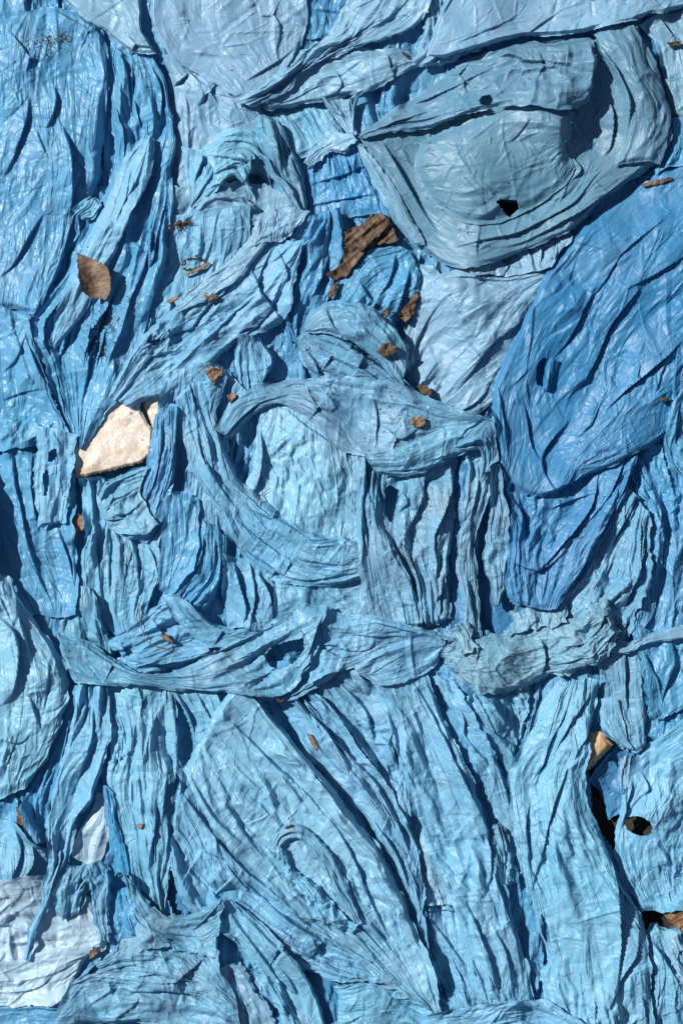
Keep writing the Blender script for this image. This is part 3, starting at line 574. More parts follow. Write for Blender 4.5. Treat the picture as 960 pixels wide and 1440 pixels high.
S('a1', 'plastic_bag', 'tall smooth blue bag with a muddy patch filling the upper left corner',
  [[(-60, 10), (-55, 150), (-50, 300), (-40, 440)], [(-5, 22), (0, 130), (-15, 240), (-12, 432)], [(45, 6), (40, 100), (50, 230), (30, 330), (10, 432)], [(90, 6), (80, 130), (84, 220), (72, 320), (40, 445)],
   [(124, 24), (114, 130), (106, 250), (90, 320), (52, 438)], [(146, 44), (149, 120), (142, 200), (128, 262), (95, 318), (60, 428)]],
  col='mid', lift=16, pl=4, pw=40, st=5, cr=2.6, cw=22, crease=1, eh=8, ew=14, dome=10, sides=(0, 1), eu=.022, ev=.03,
  folds=[([(72, 116), (74, 135), (68, 160), (60, 178)], 9, 16), ([(82, 170), (94, 205), (97, 240), (95, 300)], 13, 22), ([(38, 130), (27, 180), (14, 215), (-2, 245)], 9, 14), ([(10, 40), (26, 60), (40, 77), (58, 79)], 7),
         ([(144, 50), (146, 120), (142, 180), (133, 240)], 9, 18), ([(48, 180), (55, 200), (66, 225)], 5), ([(58, 298), (36, 335), (15, 370), (-5, 388)], 7, 12), ([(70, 8), (95, 22), (120, 36), (132, 42)], 7), ([(110, 230), (100, 262), (94, 290)], 6)])
S('a5', 'plastic_scrap', 'crumpled tuft at the lower corner of the tall left bag',
  [[(96, 292), (108, 280), (120, 272)], [(105, 300), (120, 292), (132, 275)], [(112, 305), (128, 302), (140, 285)]], col='sky', lift=10, pl=4, pw=10, cr=3, cw=8, eh=8, ew=6, cat='plastic scrap', group='scraps of torn film')
# ------------------------------------------------------------------ flap with a handle hole
S('ai', 'plastic_bag', 'blue drapery falling in vertical folds left of the brown bark',
  [[(405, 325), (385, 395), (392, 440), (405, 475)], [(430, 300), (410, 370), (405, 430), (414, 475)], [(455, 295), (445, 370), (425, 430), (420, 475)], [(483, 292), (482, 350), (458, 420), (430, 465)]],
  col='mid', lift=8, pl=7, pw=16, st=8, crease=4, eh=7, hs=[0, 5, 8, 2], folds=[([(430, 330), (415, 380), (405, 440)], 7), ([(462, 345), (450, 390), (432, 430)], 9), ([(483, 300), (480, 350), (462, 400)], 8)])
S('ah', 'plastic_bag', 'broad blue sheet with a torn handle hole, its lower corner hanging over the white stone',
  [[(155, 556), (185, 492), (225, 442), (290, 397), (340, 352), (385, 328)], [(162, 562), (200, 508), (250, 462), (310, 420), (360, 375), (405, 335)], [(172, 570), (225, 530), (275, 487), (325, 448), (380, 400), (425, 340)],
   [(182, 577), (240, 545), (300, 508), (335, 472), (395, 440), (432, 330)]],
  col='sky', lift=13, pl=5, pw=24, st=8, cr=1.6, crease=2.5, eh=9, ew=9, hs=[2, 3, 6, 6], rag=2,
  holes=[ell(220, 474, 15, 8, -22)], bump=[(225, 470, 22, 7)],
  folds=[([(350, 375), (365, 410), (385, 440), (398, 465)], 9), ([(345, 372), (338, 350)], 4), ([(385, 345), (360, 395), (372, 430)], 6), ([(390, 350), (402, 380), (400, 410)], 6), ([(330, 468), (345, 458), (362, 458)], 6)])
S('ahh', 'torn_rim', 'pleated rim gathered at the right of the handle hole', [[(225, 462), (234, 458), (242, 470)], [(228, 488), (232, 474), (238, 476)]], of='ah', col='sky', lift=9, pl=4, pw=6, eh=8, ew=4)
S('ag2', 'plastic_scrap', 'whitish translucent strip slanting down from the grey claw to the debris',
  [[(378, 300), (342, 345), (292, 388), (243, 425)], [(398, 292), (355, 350), (302, 396), (246, 434)], [(424, 300), (372, 345), (322, 398), (250, 442)]],
  col='pale', lift=10, pl=4, pw=12, st=10, cr=1.4, eh=6, ew=7, cat='plastic scrap', group='scraps of torn film')
S('ag3', 'plastic_scrap', 'torn tangle of pale film at the foot of the grey claw', [[(360, 300), (355, 325), (350, 345)], [(390, 290), (385, 310), (375, 340)], [(432, 292), (425, 312), (412, 330)]],
  col='pale', lift=9, pl=4, pw=9, cr=3, cw=8, rag=3, cat='plastic scrap', group='scraps of torn film')
S('aj', 'plastic_bag', 'small squarish crumpled pocket right of the rusty leaf crumbs',
  [[(332, 468), (328, 510), (330, 560)], [(350, 470), (345, 520), (343, 565)], [(362, 475), (372, 510), (356, 560)], [(360, 470), (382, 500), (362, 545)]], col='sky', lift=9, pl=4, pw=22, cr=3.4, cw=13, eh=9, ew=8,
  folds=[([(362, 480), (378, 502), (366, 530), (360, 555)], 8)])
# ------------------------------------------------------------------ between: vertical strands left of centre
S('ak0', 'plastic_bag', 'blue film with narrow upright pleats right of the white stone',
  [[(228, 540), (222, 600), (220, 680), (222, 760), (215, 820)], [(262, 515), (255, 600), (250, 680), (248, 760), (235, 830)], [(300, 510), (292, 600), (285, 690), (285, 760), (270, 830)], [(345, 545), (325, 590), (320, 680), (325, 740), (315, 790)]],
  col='sky', lift=8, pl=8, pw=16, st=10, cr=1.6, crease=4, eh=6, folds=[([(320, 500), (312, 540), (316, 580)], 7), ([(300, 520), (298, 560), (300, 600)], 6), ([(245, 620), (240, 680), (232, 740), (240, 770)], 10)])
S('am', 'plastic_bag', 'upright light blue pleats below the white stone and the brown leaf',
  [[(113, 672), (116, 740), (108, 820), (125, 870), (140, 905)], [(135, 672), (138, 760), (140, 830), (150, 890)], [(160, 680), (165, 760), (165, 830), (168, 900)], [(190, 700), (190, 760), (192, 820), (185, 890)], [(225, 740), (222, 780), (222, 820), (205, 870)]],
  col='sky', lift=9, pl=8, pw=18, st=9, cr=1.5, crease=4, eh=9, ew=10, folds=[([(152, 750), (150, 800), (152, 840)], 7), ([(184, 760), (188, 800), (192, 840)], 8), ([(128, 700), (132, 780), (140, 850)], 5), ([(200, 760), (214, 790), (222, 815)], 7)])
S('aq', 'plastic_scrap', 'bunch of short grey-blue crimped folds just above the left end of the long handle band',
  [[(78, 850), (82, 880), (84, 900)], [(100, 830), (100, 870), (105, 905)], [(122, 828), (124, 870), (130, 912)], [(140, 850), (145, 885), (152, 922)]], col='dusty', lift=9, pl=6, pw=10, st=5, cr=3, eh=6, cat='plastic scrap', group='scraps of torn film',
  folds=[([(90, 850), (88, 880)], 6), ([(108, 840), (108, 890)], 6), ([(135, 860), (142, 905)], 7)])
S('ao', 'plastic_bag', 'fan of curved shiny blue pleats left of the three upright fingers of film',
  [[(285, 735), (274, 785), (248, 825), (240, 850)], [(294, 740), (287, 795), (262, 835), (250, 858)], [(304, 745), (300, 800), (280, 838), (262, 860)], [(316, 755), (314, 810), (300, 842), (285, 862)]],
  col='mid', lift=14, pl=7, pw=8, st=12, cr=.8, crease=3, eh=6, ew=7, folds=[([(285, 745), (276, 790), (252, 825)], 7), ([(300, 755), (294, 800), (275, 835)], 7)])
S('t4', 'plastic_bag', 'three upright fingers of folded light blue film with deep gaps',
  [[(312, 778), (312, 830), (316, 885)], [(328, 785), (330, 830), (332, 885)], [(345, 785), (346, 830), (350, 885)], [(372, 790), (372, 830), (372, 885)], [(392, 805), (392, 840), (395, 880)]],
  col='sky', lift=7, pl=4, pw=16, cr=2, folds=[([(325, 790), (334, 830), (342, 860), (341, 885)], 14, 9, 5), ([(350, 795), (353, 840), (352, 885)], 10, 8, 4), ([(360, 806), (374, 835), (384, 875)], 16, 12, 6)])
S('t3', 'plastic_bag', 'finely crumpled light blue sheet under the sweeping pleats in the middle of the heap',
  [[(385, 800), (440, 800), (520, 785)], [(385, 825), (450, 825), (520, 815)], [(385, 855), (450, 852), (525, 845)], [(390, 880), (450, 880), (525, 875)]], col='sky', lift=9, pl=3, pw=24, cr=3, cw=12)
S('t1', 'plastic_bag', 'wide light blue sheet wrinkled like paper at the centre of the heap',
  [[(352, 560), (358, 620), (345, 700), (340, 740)], [(380, 550), (385, 620), (378, 690), (375, 760)], [(430, 560), (430, 640), (425, 720), (425, 780)], [(475, 590), (480, 660), (475, 740), (475, 800)], [(518, 620), (512, 700), (512, 760), (515, 810)]],
  col='light', iso=True, pl=1.5, lift=12, pw=44, st=3, cr=3, cw=15, crease=.6, eh=4, dome=8, eu=.03, ev=.035, dens=1.8,
  folds=[([(364, 600), (367, 640), (358, 680), (346, 706)], 11, 10), ([(400, 575), (432, 602), (472, 628)], 6), ([(512, 640), (510, 665), (511, 695)], 6)])
S('t2', 'plastic_bag', 'sweeping bundle of pleats curving from the left of centre down to the lower middle',
  [[(244, 560), (250, 610), (275, 670), (305, 725), (350, 785), (420, 822), (528, 812)], [(262, 545), (268, 605), (292, 665), (325, 712), (372, 760), (435, 800), (528, 800)], [(282, 535), (288, 600), (308, 650), (342, 700), (388, 745), (450, 778), (528, 786)],
   [(300, 530), (297, 590), (314, 643), (344, 696), (396, 736), (453, 764), (528, 775)], [(314, 528), (305, 590), (321, 638), (346, 684), (398, 728), (456, 756), (528, 768)]],
  col='sky', lift=8, pl=7, pw=14, st=14, cr=1.3, crease=4.5, eh=3, ew=8, hs=[0, 4, 5, 3, 0], ends=(1, 0),
  folds=[([(322, 725), (360, 757), (400, 785), (435, 802)], 8), ([(348, 713), (392, 735), (432, 757)], 8), ([(275, 590), (282, 640), (310, 690), (340, 725)], 8), ([(300, 590), (312, 640), (340, 690)], 7), ([(300, 740), (350, 780), (420, 815), (500, 806)], 7)])
S('ak1', 'plastic_bag', 'smooth blue sling hanging down beside the right edge of the white stone',
  [[(216, 585), (207, 640), (192, 690), (180, 715), (160, 735)], [(226, 582), (220, 645), (208, 695), (190, 728), (165, 745)], [(240, 575), (236, 640), (222, 695), (202, 740), (178, 752)], [(248, 580), (243, 640), (236, 690), (222, 735), (200, 762)]],
  col='mid', lift=16, pl=5, pw=14, st=14, cr=1, crease=2, eh=10, ew=8, folds=[([(228, 590), (222, 640), (208, 690), (192, 715)], 7), ([(246, 600), (240, 650), (226, 700)], 8)])
S('al', 'plastic_bag', 'crumpled grey-blue cup of film just below the white stone',
  [[(136, 695), (145, 678), (175, 665), (205, 655)], [(140, 712), (155, 695), (180, 685), (195, 680)], [(142, 730), (165, 722), (185, 712), (195, 700)], [(150, 748), (170, 752), (200, 752), (222, 740)]],
  col='dusty', iso=True, lift=9, pl=5, pw=14, cr=3.5, cw=11, eh=9, ew=8, folds=[([(145, 688), (165, 700), (195, 690)], 6), ([(150, 720), (175, 722), (200, 705)], 5)])
# ------------------------------------------------------------------ left edge
S('b3', 'plastic_bag', 'blue panel falling in long folds at the left edge below the torn hem',
  [[(-60, 620), (-55, 720), (-40, 800), (0, 870)], [(-5, 625), (0, 720), (20, 800), (50, 870)], [(30, 635), (35, 740), (55, 810), (75, 870)], [(65, 640), (72, 740), (88, 800), (92, 870)], [(98, 650), (99, 740), (103, 800), (110, 865)]],
  col='mid', lift=7, pl=6, pw=24, st=9, crease=3, eh=8, folds=[([(12, 635), (18, 690), (30, 745), (46, 800), (60, 840)], 8), ([(42, 640), (40, 700), (52, 752)], 8), ([(78, 742), (92, 790), (102, 830)], 8), ([(66, 640), (62, 700), (50, 740)], 5)])
S('b1', 'plastic_bag', 'matt blue bag at the left edge with a torn hem, left of the white stone',
  [[(-60, 425), (-55, 520), (-50, 632)], [(-5, 428), (0, 530), (2, 628)], [(22, 436), (28, 530), (30, 628)], [(36, 440), (46, 530), (58, 590), (58, 628)], [(40, 460), (62, 540), (80, 590), (80, 625)], [(40, 478), (70, 545), (92, 602), (99, 640)]],
  col='mid', iso=True, lift=14, pl=4, pw=36, st=4, cr=2.8, cw=17, crease=2, eh=10, ew=12, sides=(0, 1), rag=2.6,
  folds=[([(34, 470), (48, 515), (66, 545)], 8), ([(0, 560), (30, 550), (60, 545)], 4), ([(0, 520), (20, 500), (35, 470)], 5), ([(70, 590), (60, 605), (35, 620)], 5)])
S('b2', 'torn_flap', 'ragged strip hanging from the hem', [[(48, 600), (52, 650), (50, 700), (52, 744)], [(62, 602), (66, 650), (64, 700), (64, 742)], [(80, 604), (84, 650), (82, 700), (80, 736)], [(99, 610), (101, 650), (98, 700), (95, 735)]],
  of='b1', col='sky', lift=11, pl=4, pw=13, st=9, cr=1.6, eh=10, ew=6, rag=3, holes=[ell(62, 678, 4, 18, 4), ell(72, 640, 5, 10, 30)])
# off the left edge, the heap goes on
S('off1', 'plastic_bag', 'bulging blue bag just outside the left edge, shading the folds beside it',
  [[(-200, 600), (-200, 720), (-200, 850)], [(-130, 590), (-120, 720), (-130, 860)], [(-70, 600), (-50, 720), (-60, 860)], [(-20, 650), (-4, 740), (-10, 835)]], col='mid', lift=40, dome=90, pl=6, pw=40, eh=20, ew=30, cr=4, cw=24, sp=3)
# ------------------------------------------------------------------ left round bag
S('e0', 'plastic_bag', 'shaded blue strip of folds between the round left bag and the narrow pleats',
  [[(70, 1000), (48, 1090), (28, 1140), (40, 1190)], [(95, 970), (75, 1070), (55, 1130), (60, 1190)], [(115, 965), (95, 1060), (75, 1130), (75, 1195)]], col='mid', lift=6, pl=6, pw=12, st=9, crease=3)
S('c1', 'plastic_bag', 'big rounded light blue bag lump at the left edge',
  [[(-90, 800), (-90, 950), (-90, 1130)], [(-20, 805), (-25, 900), (-25, 1020), (-25, 1128)], [(8, 815), (20, 910), (18, 1020), (2, 1124)], [(18, 830), (50, 925), (48, 1030), (22, 1118)], [(30, 850), (72, 930), (75, 1020), (45, 1100)], [(42, 862), (88, 940), (92, 1000), (64, 1065)]],
  col='light', iso=True, pl=2.5, cr=4, cw=17, eu=.03, ev=.04, dens=1.3, lift=22, pw=24, st=4, crease=3, eh=16, ew=22, dome=22, sides=(0, 1),
  folds=[([(-5, 868), (18, 890), (22, 925), (15, 970), (0, 990)], 16, 14, 6), ([(20, 850), (32, 890), (42, 935)], 8), ([(40, 980), (48, 1008), (56, 1030)], 6), ([(68, 930), (62, 970), (60, 1000)], 5), ([(0, 1040), (25, 1045), (40, 1032)], 4)])
S('c2', 'plastic_bag', 'lower rounded blue bag lump with curved folds at the left edge',
  [[(-70, 1150), (-70, 1220), (-60, 1290)], [(-5, 1158), (-10, 1220), (-20, 1286)], [(20, 1160), (18, 1215), (2, 1278)], [(42, 1182), (40, 1225), (18, 1268)], [(66, 1198), (74, 1222), (52, 1250)]],
  col='sky', iso=True, pl=4, cr=3, lift=18, pw=18, st=8, crease=3, eh=14, ew=14, dome=12, sides=(0, 1), folds=[([(20, 1165), (24, 1200), (10, 1250)], 8), ([(42, 1185), (42, 1215), (28, 1245)], 8)])
# ------------------------------------------------------------------ bottom left
S('d4', 'plastic_bag', 'strip of blue folds along the bottom edge under the white sheet', [[(-40, 1410), (20, 1408), (90, 1400)], [(-40, 1440), (20, 1440), (90, 1440)], [(-40, 1480), (20, 1480), (90, 1480)]], col='mid', lift=4)
S('d1', 'plastic_bag', 'smooth whitish sheet in the lower left corner',
  [[(-50, 1240), (20, 1235), (80, 1240), (130, 1270)], [(-50, 1290), (30, 1290), (90, 1295), (142, 1305)], [(-50, 1340), (30, 1335), (100, 1330), (150, 1325)], [(-50, 1368), (30, 1362), (90, 1350), (145, 1345)]],
  col='white', iso=True, lift=9, pl=4, pw=34, st=3, cr=3, cw=24, crease=1.4, eh=7)
S('d2', 'plastic_bag', 'lower white sheet whose hem crosses the bottom left corner',
  [[(-50, 1358), (20, 1352), (70, 1342), (130, 1335)], [(-50, 1385), (30, 1380), (80, 1370), (118, 1355)], [(-50, 1422), (30, 1416), (75, 1412), (100, 1385)]], col='white', lift=10, pl=4, pw=26, st=3, cr=3, cw=20, crease=1.4, eh=7,
  folds=[([(20, 1400), (50, 1395), (75, 1375)], 4)])
S('d3', 'plastic_scrap', 'small smooth white panel between the narrow pleats and the bright blue strip',
  [[(132, 1118), (118, 1150), (98, 1185), (98, 1210)], [(145, 1120), (135, 1160), (120, 1190), (118, 1216)], [(152, 1120), (150, 1160), (146, 1190), (134, 1218)]], col='white', lift=6, pl=2, cr=1, crease=0, eh=5, cat='plastic scrap', group='scraps of torn film')
S('e2', 'plastic_bag', 'centre-left panel of upright pleats hanging below the long handle band',
  [[(138, 958), (150, 1040), (148, 1110), (164, 1180), (180, 1240), (186, 1262)], [(165, 958), (174, 1040), (168, 1120), (185, 1190), (196, 1255)], [(192, 960), (194, 1050), (192, 1130), (205, 1200), (215, 1268)],
   [(222, 962), (222, 1050), (216, 1130), (220, 1200), (226, 1285)], [(241, 964), (249, 1040), (246, 1110), (241, 1180), (231, 1290)]],
  col='sky', lift=10, pl=8, pw=15, st=12, cr=1.5, crease=4.5, eh=8, ew=9, folds=[([(236, 975), (244, 1040), (240, 1110), (232, 1180), (224, 1240)], 9), ([(218, 1000), (205, 1050), (200, 1100)], 7), ([(150, 980), (158, 1030)], 6), ([(215, 1120), (212, 1180), (206, 1230)], 7), ([(190, 965), (196, 985), (205, 975)], 6), ([(232, 1060), (226, 1120), (222, 1170)], 6)])
S('e3', 'plastic_scrap', 'narrow bright blue strip standing out beside the white panel',
  [[(144, 1110), (150, 1170), (158, 1235)], [(150, 1110), (158, 1170), (168, 1232)], [(158, 1120), (168, 1180), (180, 1235)]], col='bright', lift=12, pl=4, pw=8, st=10, crease=2, eh=7, ew=5, cat='plastic scrap', group='scraps of torn film')
S('e1', 'plastic_bag', 'narrow pleated strip with a long thin tail hanging over the white sheet at lower left',
  [[(110, 958), (95, 1040), (80, 1100), (66, 1160), (67, 1210), (60, 1260), (40, 1310), (32, 1350)], [(124, 958), (112, 1048), (90, 1108), (74, 1165), (74, 1212), (65, 1260), (43, 1310), (34, 1350)],
   [(138, 958), (134, 1045), (112, 1110), (88, 1170), (84, 1215), (70, 1262), (48, 1310), (36, 1350)], [(150, 958), (150, 1040), (132, 1110), (106, 1160), (94, 1212), (75, 1262), (52, 1310), (38, 1350)]],
  col='sky', lift=15, pl=8, pw=12, st=12, cr=1.4, crease=4, eh=11, ew=7, folds=[([(132, 990), (120, 1060), (95, 1120)], 7), ([(145, 1075), (125, 1115), (100, 1160), (90, 1200)], 7)])
S('e6', 'plastic_scrap', 'bright blue pocket between ragged strips in the lower left', [[(146, 1262), (150, 1300), (152, 1338)], [(168, 1255), (172, 1290), (178, 1330)], [(184, 1250), (200, 1285), (218, 1318)]], col='bright', lift=7, pl=6, pw=16, cr=3, crease=3, cat='plastic scrap', group='scraps of torn film',
  folds=[([(185, 1270), (195, 1295), (206, 1316)], 8)])
S('e4', 'plastic_scrap', 'ragged grey-blue shred below the small dark hole at lower left', [[(92, 1222), (78, 1255), (76, 1285)], [(110, 1222), (98, 1255), (92, 1290)], [(132, 1218), (122, 1250), (112, 1285)]], col='dusty', lift=10, pl=5, pw=12, cr=3.4, cw=9, rag=4, eh=8, ew=7, cat='plastic scrap', group='scraps of torn film')
S('e5', 'plastic_scrap', 'upright torn shred left of the bright blue pocket', [[(118, 1225), (126, 1270), (140, 1325)], [(135, 1215), (140, 1270), (148, 1332)], [(150, 1222), (152, 1275), (152, 1335)]], col='dusty', lift=12, pl=5, pw=9, cr=3, cw=9, rag=4, eh=9, ew=6, cat='plastic scrap', group='scraps of torn film')
# ------------------------------------------------------------------ lower middle, diagonal pleats
S('i1', 'plastic_bag', 'rumpled blue folds lying across the bottom edge under the pointed end of the diagonal pleats',
  [[(470, 1395), (530, 1383), (600, 1400), (660, 1425)], [(475, 1420), (540, 1410), (600, 1425), (660, 1440)], [(480, 1460), (540, 1450), (600, 1460), (660, 1470)]], col='sky', lift=6, pl=6, pw=16, st=5, cr=2, folds=[([(540, 1400), (560, 1412), (600, 1405)], 5)])
S('i3', 'plastic_scrap', 'small whitish fold showing under the diagonal pleats near the bottom edge', [[(518, 1386), (545, 1382), (578, 1398)], [(525, 1396), (550, 1398), (578, 1402)]], col='pale', lift=8, pl=2, cat='plastic scrap', group='scraps of torn film')
S('k3', 'plastic_bag', 'creased blue folds between the two long diagonal strips near the bottom',
  [[(585, 1270), (600, 1340), (640, 1430)], [(610, 1262), (635, 1340), (665, 1430)], [(640, 1270), (660, 1340), (690, 1425)], [(670, 1290), (690, 1350), (710, 1430)]], col='sky', lift=7, pl=8, pw=18, st=6, cr=2.5, crease=4,
  folds=[([(600, 1290), (628, 1330), (660, 1372)], 8), ([(590, 1330), (612, 1370), (640, 1410)], 8), ([(590, 1285), (640, 1285), (670, 1300)], 6)])
S('k2', 'plastic_bag', 'dirty whitish crumpled bag in the dark slot between the long diagonal strips',
  [[(560, 1150), (575, 1210), (596, 1275)], [(580, 1145), (600, 1205), (618, 1275)], [(605, 1150), (628, 1215), (645, 1275)]], col='pale', lift=-2, pl=6, pw=16, st=3, cr=4, cw=12, folds=[([(578, 1180), (600, 1200), (622, 1190)], 6), ([(590, 1230), (612, 1225), (632, 1235)], 6)])
S('j3', 'plastic_bag', 'short slanting blue folds just below the lens-shaped fold of the band',
  [[(428, 965), (470, 1035), (520, 1100), (560, 1165)], [(448, 955), (495, 1035), (540, 1100), (568, 1160)], [(470, 948), (520, 1010), (552, 1060), (575, 1150)], [(495, 942), (545, 990), (560, 1050), (580, 1150)]],
  col='sky', lift=9, pl=7, pw=20, st=5, cr=2.4, crease=3.5, eh=7, folds=[([(440, 975), (480, 1015), (512, 1060), (530, 1090)], 9), ([(470, 955), (510, 1000), (525, 1045)], 8), ([(510, 1050), (530, 1080), (545, 1130)], 9), ([(525, 1045), (550, 1055), (560, 1090)], 7)])
S('j1', 'plastic_bag', 'slim greyish pleats running diagonally beside the dark slot of dirty white film',
  [[(378, 975), (440, 1065), (500, 1140), (560, 1240), (600, 1330), (622, 1400)], [(400, 972), (455, 1050), (520, 1130), (570, 1225), (600, 1310), (618, 1380)], [(425, 968), (475, 1040), (540, 1125), (580, 1205), (597, 1280), (600, 1330)], [(445, 975), (500, 1045), (560, 1130), (586, 1195), (594, 1260), (590, 1310)]],
  col='sky', lift=11, pl=8, pw=17, st=12, cr=1.5, crease=5, eh=9, ew=9, folds=[([(410, 980), (470, 1045), (530, 1110), (565, 1180), (590, 1260)], 9), ([(430, 1000), (480, 1065), (530, 1125), (555, 1160)], 8), ([(520, 1150), (555, 1205), (575, 1260)], 9), ([(450, 1085), (475, 1135), (480, 1150)], 7)])
S('g0', 'plastic_bag', 'lower layer of long folds sweeping from the left gap to the bottom middle',
  [[(236, 1212), (265, 1285), (320, 1318), (400, 1362), (480, 1382), (560, 1392), (618, 1422)], [(240, 1165), (300, 1245), (360, 1295), (420, 1335), (490, 1368), (570, 1395), (620, 1425)], [(246, 1120), (315, 1212), (375, 1265), (440, 1310), (505, 1358), (580, 1402), (622, 1428)],
   [(252, 1070), (315, 1170), (385, 1240), (450, 1300), (520, 1358), (590, 1408), (624, 1430)]],
  col='sky', lift=10, pl=8, pw=22, st=10, cr=2, crease=4, eh=10, ew=10, hs=[6, 2, 6, 4],
  folds=[([(248, 1110), (300, 1180), (340, 1225), (400, 1272), (450, 1310)], 9), ([(322, 1232), (380, 1280), (430, 1315), (500, 1350)], 12, 16), ([(325, 1290), (390, 1330), (440, 1352)], 6), ([(258, 1225), (300, 1262), (330, 1285)], 6)])
S('ar1', 'plastic_bag', 'two lit blue panels with a ragged lower edge under the middle of the band',
  [[(238, 962), (262, 1020), (280, 1068)], [(256, 962), (276, 1015), (292, 1066)], [(280, 962), (296, 1010), (306, 1058)], [(302, 962), (312, 1000), (316, 1042)]], col='sky', lift=12, pl=6, pw=20, cr=1.6, crease=3, eh=9, ew=7, rag=3, folds=[([(243, 972), (262, 1010), (278, 1060)], 10, 14), ([(268, 968), (290, 1010), (308, 1045)], 7), ([(300, 970), (310, 1000), (316, 1030)], 8)])
S('g1', 'plastic_bag', 'largest light blue sheet of diagonal pleats tapering to a point at the bottom middle',
  [[(256, 1085), (300, 1165), (370, 1240), (440, 1305), (520, 1368), (602, 1424)], [(270, 1065), (335, 1160), (395, 1222), (455, 1290), (530, 1360), (606, 1426)], [(290, 1035), (360, 1130), (415, 1205), (470, 1280), (540, 1350), (610, 1428)], [(308, 990), (395, 1085), (450, 1160), (500, 1235), (560, 1335), (614, 1430)],
   [(328, 966), (425, 1085), (478, 1160), (525, 1232), (580, 1335), (618, 1431)], [(350, 968), (440, 1080), (498, 1152), (545, 1225), (595, 1330), (622, 1432)]],
  col='light', lift=16, pl=7, pw=26, st=10, cr=2.4, cw=14, crease=4, eh=11, ew=12, hs=[2, 6, 8, 12, 16, 14], ends=(1, 0), holes=[],
  folds=[([(350, 972), (400, 1028), (450, 1092), (498, 1155), (548, 1235), (588, 1330)], 12, 16, 5), ([(265, 1092), (300, 1150), (345, 1195)], 6), ([(325, 1018), (375, 1070), (430, 1120), (470, 1170)], 10, 14), ([(320, 1140), (345, 1180), (372, 1212)], 7), ([(455, 1140), (490, 1200), (515, 1260), (545, 1320)], 9), ([(330, 1080), (360, 1110), (400, 1140)], 5), ([(390, 1260), (430, 1300), (480, 1330)], 7)])
S('g2', 'torn_opening_rim', 'curled lip of the round torn opening', [[(384, 1205), (388, 1178), (405, 1160), (432, 1163), (462, 1195), (488, 1240), (510, 1300)], [(388, 1205), (396, 1182), (412, 1172), (432, 1176), (456, 1205), (480, 1248), (504, 1302)], [(396, 1205), (404, 1192), (416, 1184), (430, 1188), (448, 1212), (472, 1255), (498, 1304)]],
  of='g1', col='dusty', lift=12, pl=5, pw=8, st=14, crease=2, eh=9, ew=5, rag=2.5)
S('g3', 'torn_edge', 'shredded edge below the torn opening', [[(378, 1195), (392, 1230), (425, 1262), (455, 1298), (490, 1318)], [(390, 1190), (400, 1222), (436, 1256), (468, 1292), (500, 1312)], [(400, 1200), (410, 1228), (444, 1252), (478, 1282), (506, 1300)]],
  of='g1', col='sky', lift=5, pl=4, pw=9, st=2, cr=5, cw=8, crease=2, eh=4, ew=6, rag=5)
# ------------------------------------------------------------------ bottom left front bag
S('h1', 'plastic_bag', 'blue folds slanting down to the right of the peaked bag at the bottom',
  [[(300, 1288), (330, 1335), (368, 1390), (405, 1450)], [(318, 1268), (355, 1330), (392, 1385), (428, 1450)], [(330, 1270), (375, 1325), (415, 1382), (445, 1450)], [(338, 1275), (392, 1325), (435, 1390), (462, 1450)]],
  col='sky', lift=14, pl=7, pw=18, st=9, cr=2, crease=4, eh=12, ew=9, folds=[([(330, 1300), (365, 1350), (400, 1400), (425, 1440)], 8), ([(345, 1290), (380, 1330), (410, 1350), (440, 1400)], 10)])
S('f3', 'plastic_scrap', 'torn whitish rag at the bottom edge right of the peaked bag', [[(300, 1372), (320, 1400), (335, 1450)], [(318, 1362), (338, 1395), (360, 1450)], [(338, 1362), (352, 1390), (368, 1410), (385, 1450)]], col='pale', lift=9, pl=4, pw=14, cr=3, cw=10, rag=4, eh=10, ew=6, cat='plastic scrap', group='scraps of torn film')
S('f1', 'plastic_bag', 'dusty grey-blue bag with curved wrinkles at the bottom left with a peaked top',
  [[(148, 1344), (180, 1322), (230, 1318), (275, 1332), (306, 1345)], [(112, 1372), (175, 1348), (240, 1348), (290, 1372), (325, 1398)], [(92, 1392), (160, 1388), (240, 1398), (300, 1410), (338, 1428)], [(72, 1450), (150, 1445), (240, 1450), (300, 1460), (345, 1470)]],
  col='dusty', iso=True, pl=3.5, cr=3.6, dens=1.3, eu=.02, lift=18, pw=18, st=8, cw=14, crease=3, eh=14, ew=14, dome=12, folds=[([(160, 1395), (240, 1398), (310, 1415)], 5), ([(285, 1350), (262, 1370), (240, 1390)], 6), ([(140, 1350), (120, 1368), (105, 1380)], 8)])
S('f2', 'torn_flap', 'pleated flap rising to a peak', [[(168, 1228), (200, 1262), (235, 1292), (272, 1286), (314, 1262)], [(178, 1262), (205, 1290), (240, 1308), (275, 1302), (312, 1285)], [(190, 1300), (215, 1312), (245, 1325), (280, 1330), (308, 1312)], [(195, 1332), (220, 1330), (248, 1335), (282, 1345), (306, 1348)]],
  of='f1', col='dusty', lift=10, pl=5, pw=16, st=3, cr=3.2, cw=11, crease=3, eh=9, ew=8, rag=3.5, hs=[8, 4, 4, 2], folds=[([(308, 1270), (290, 1290), (268, 1312)], 6)])
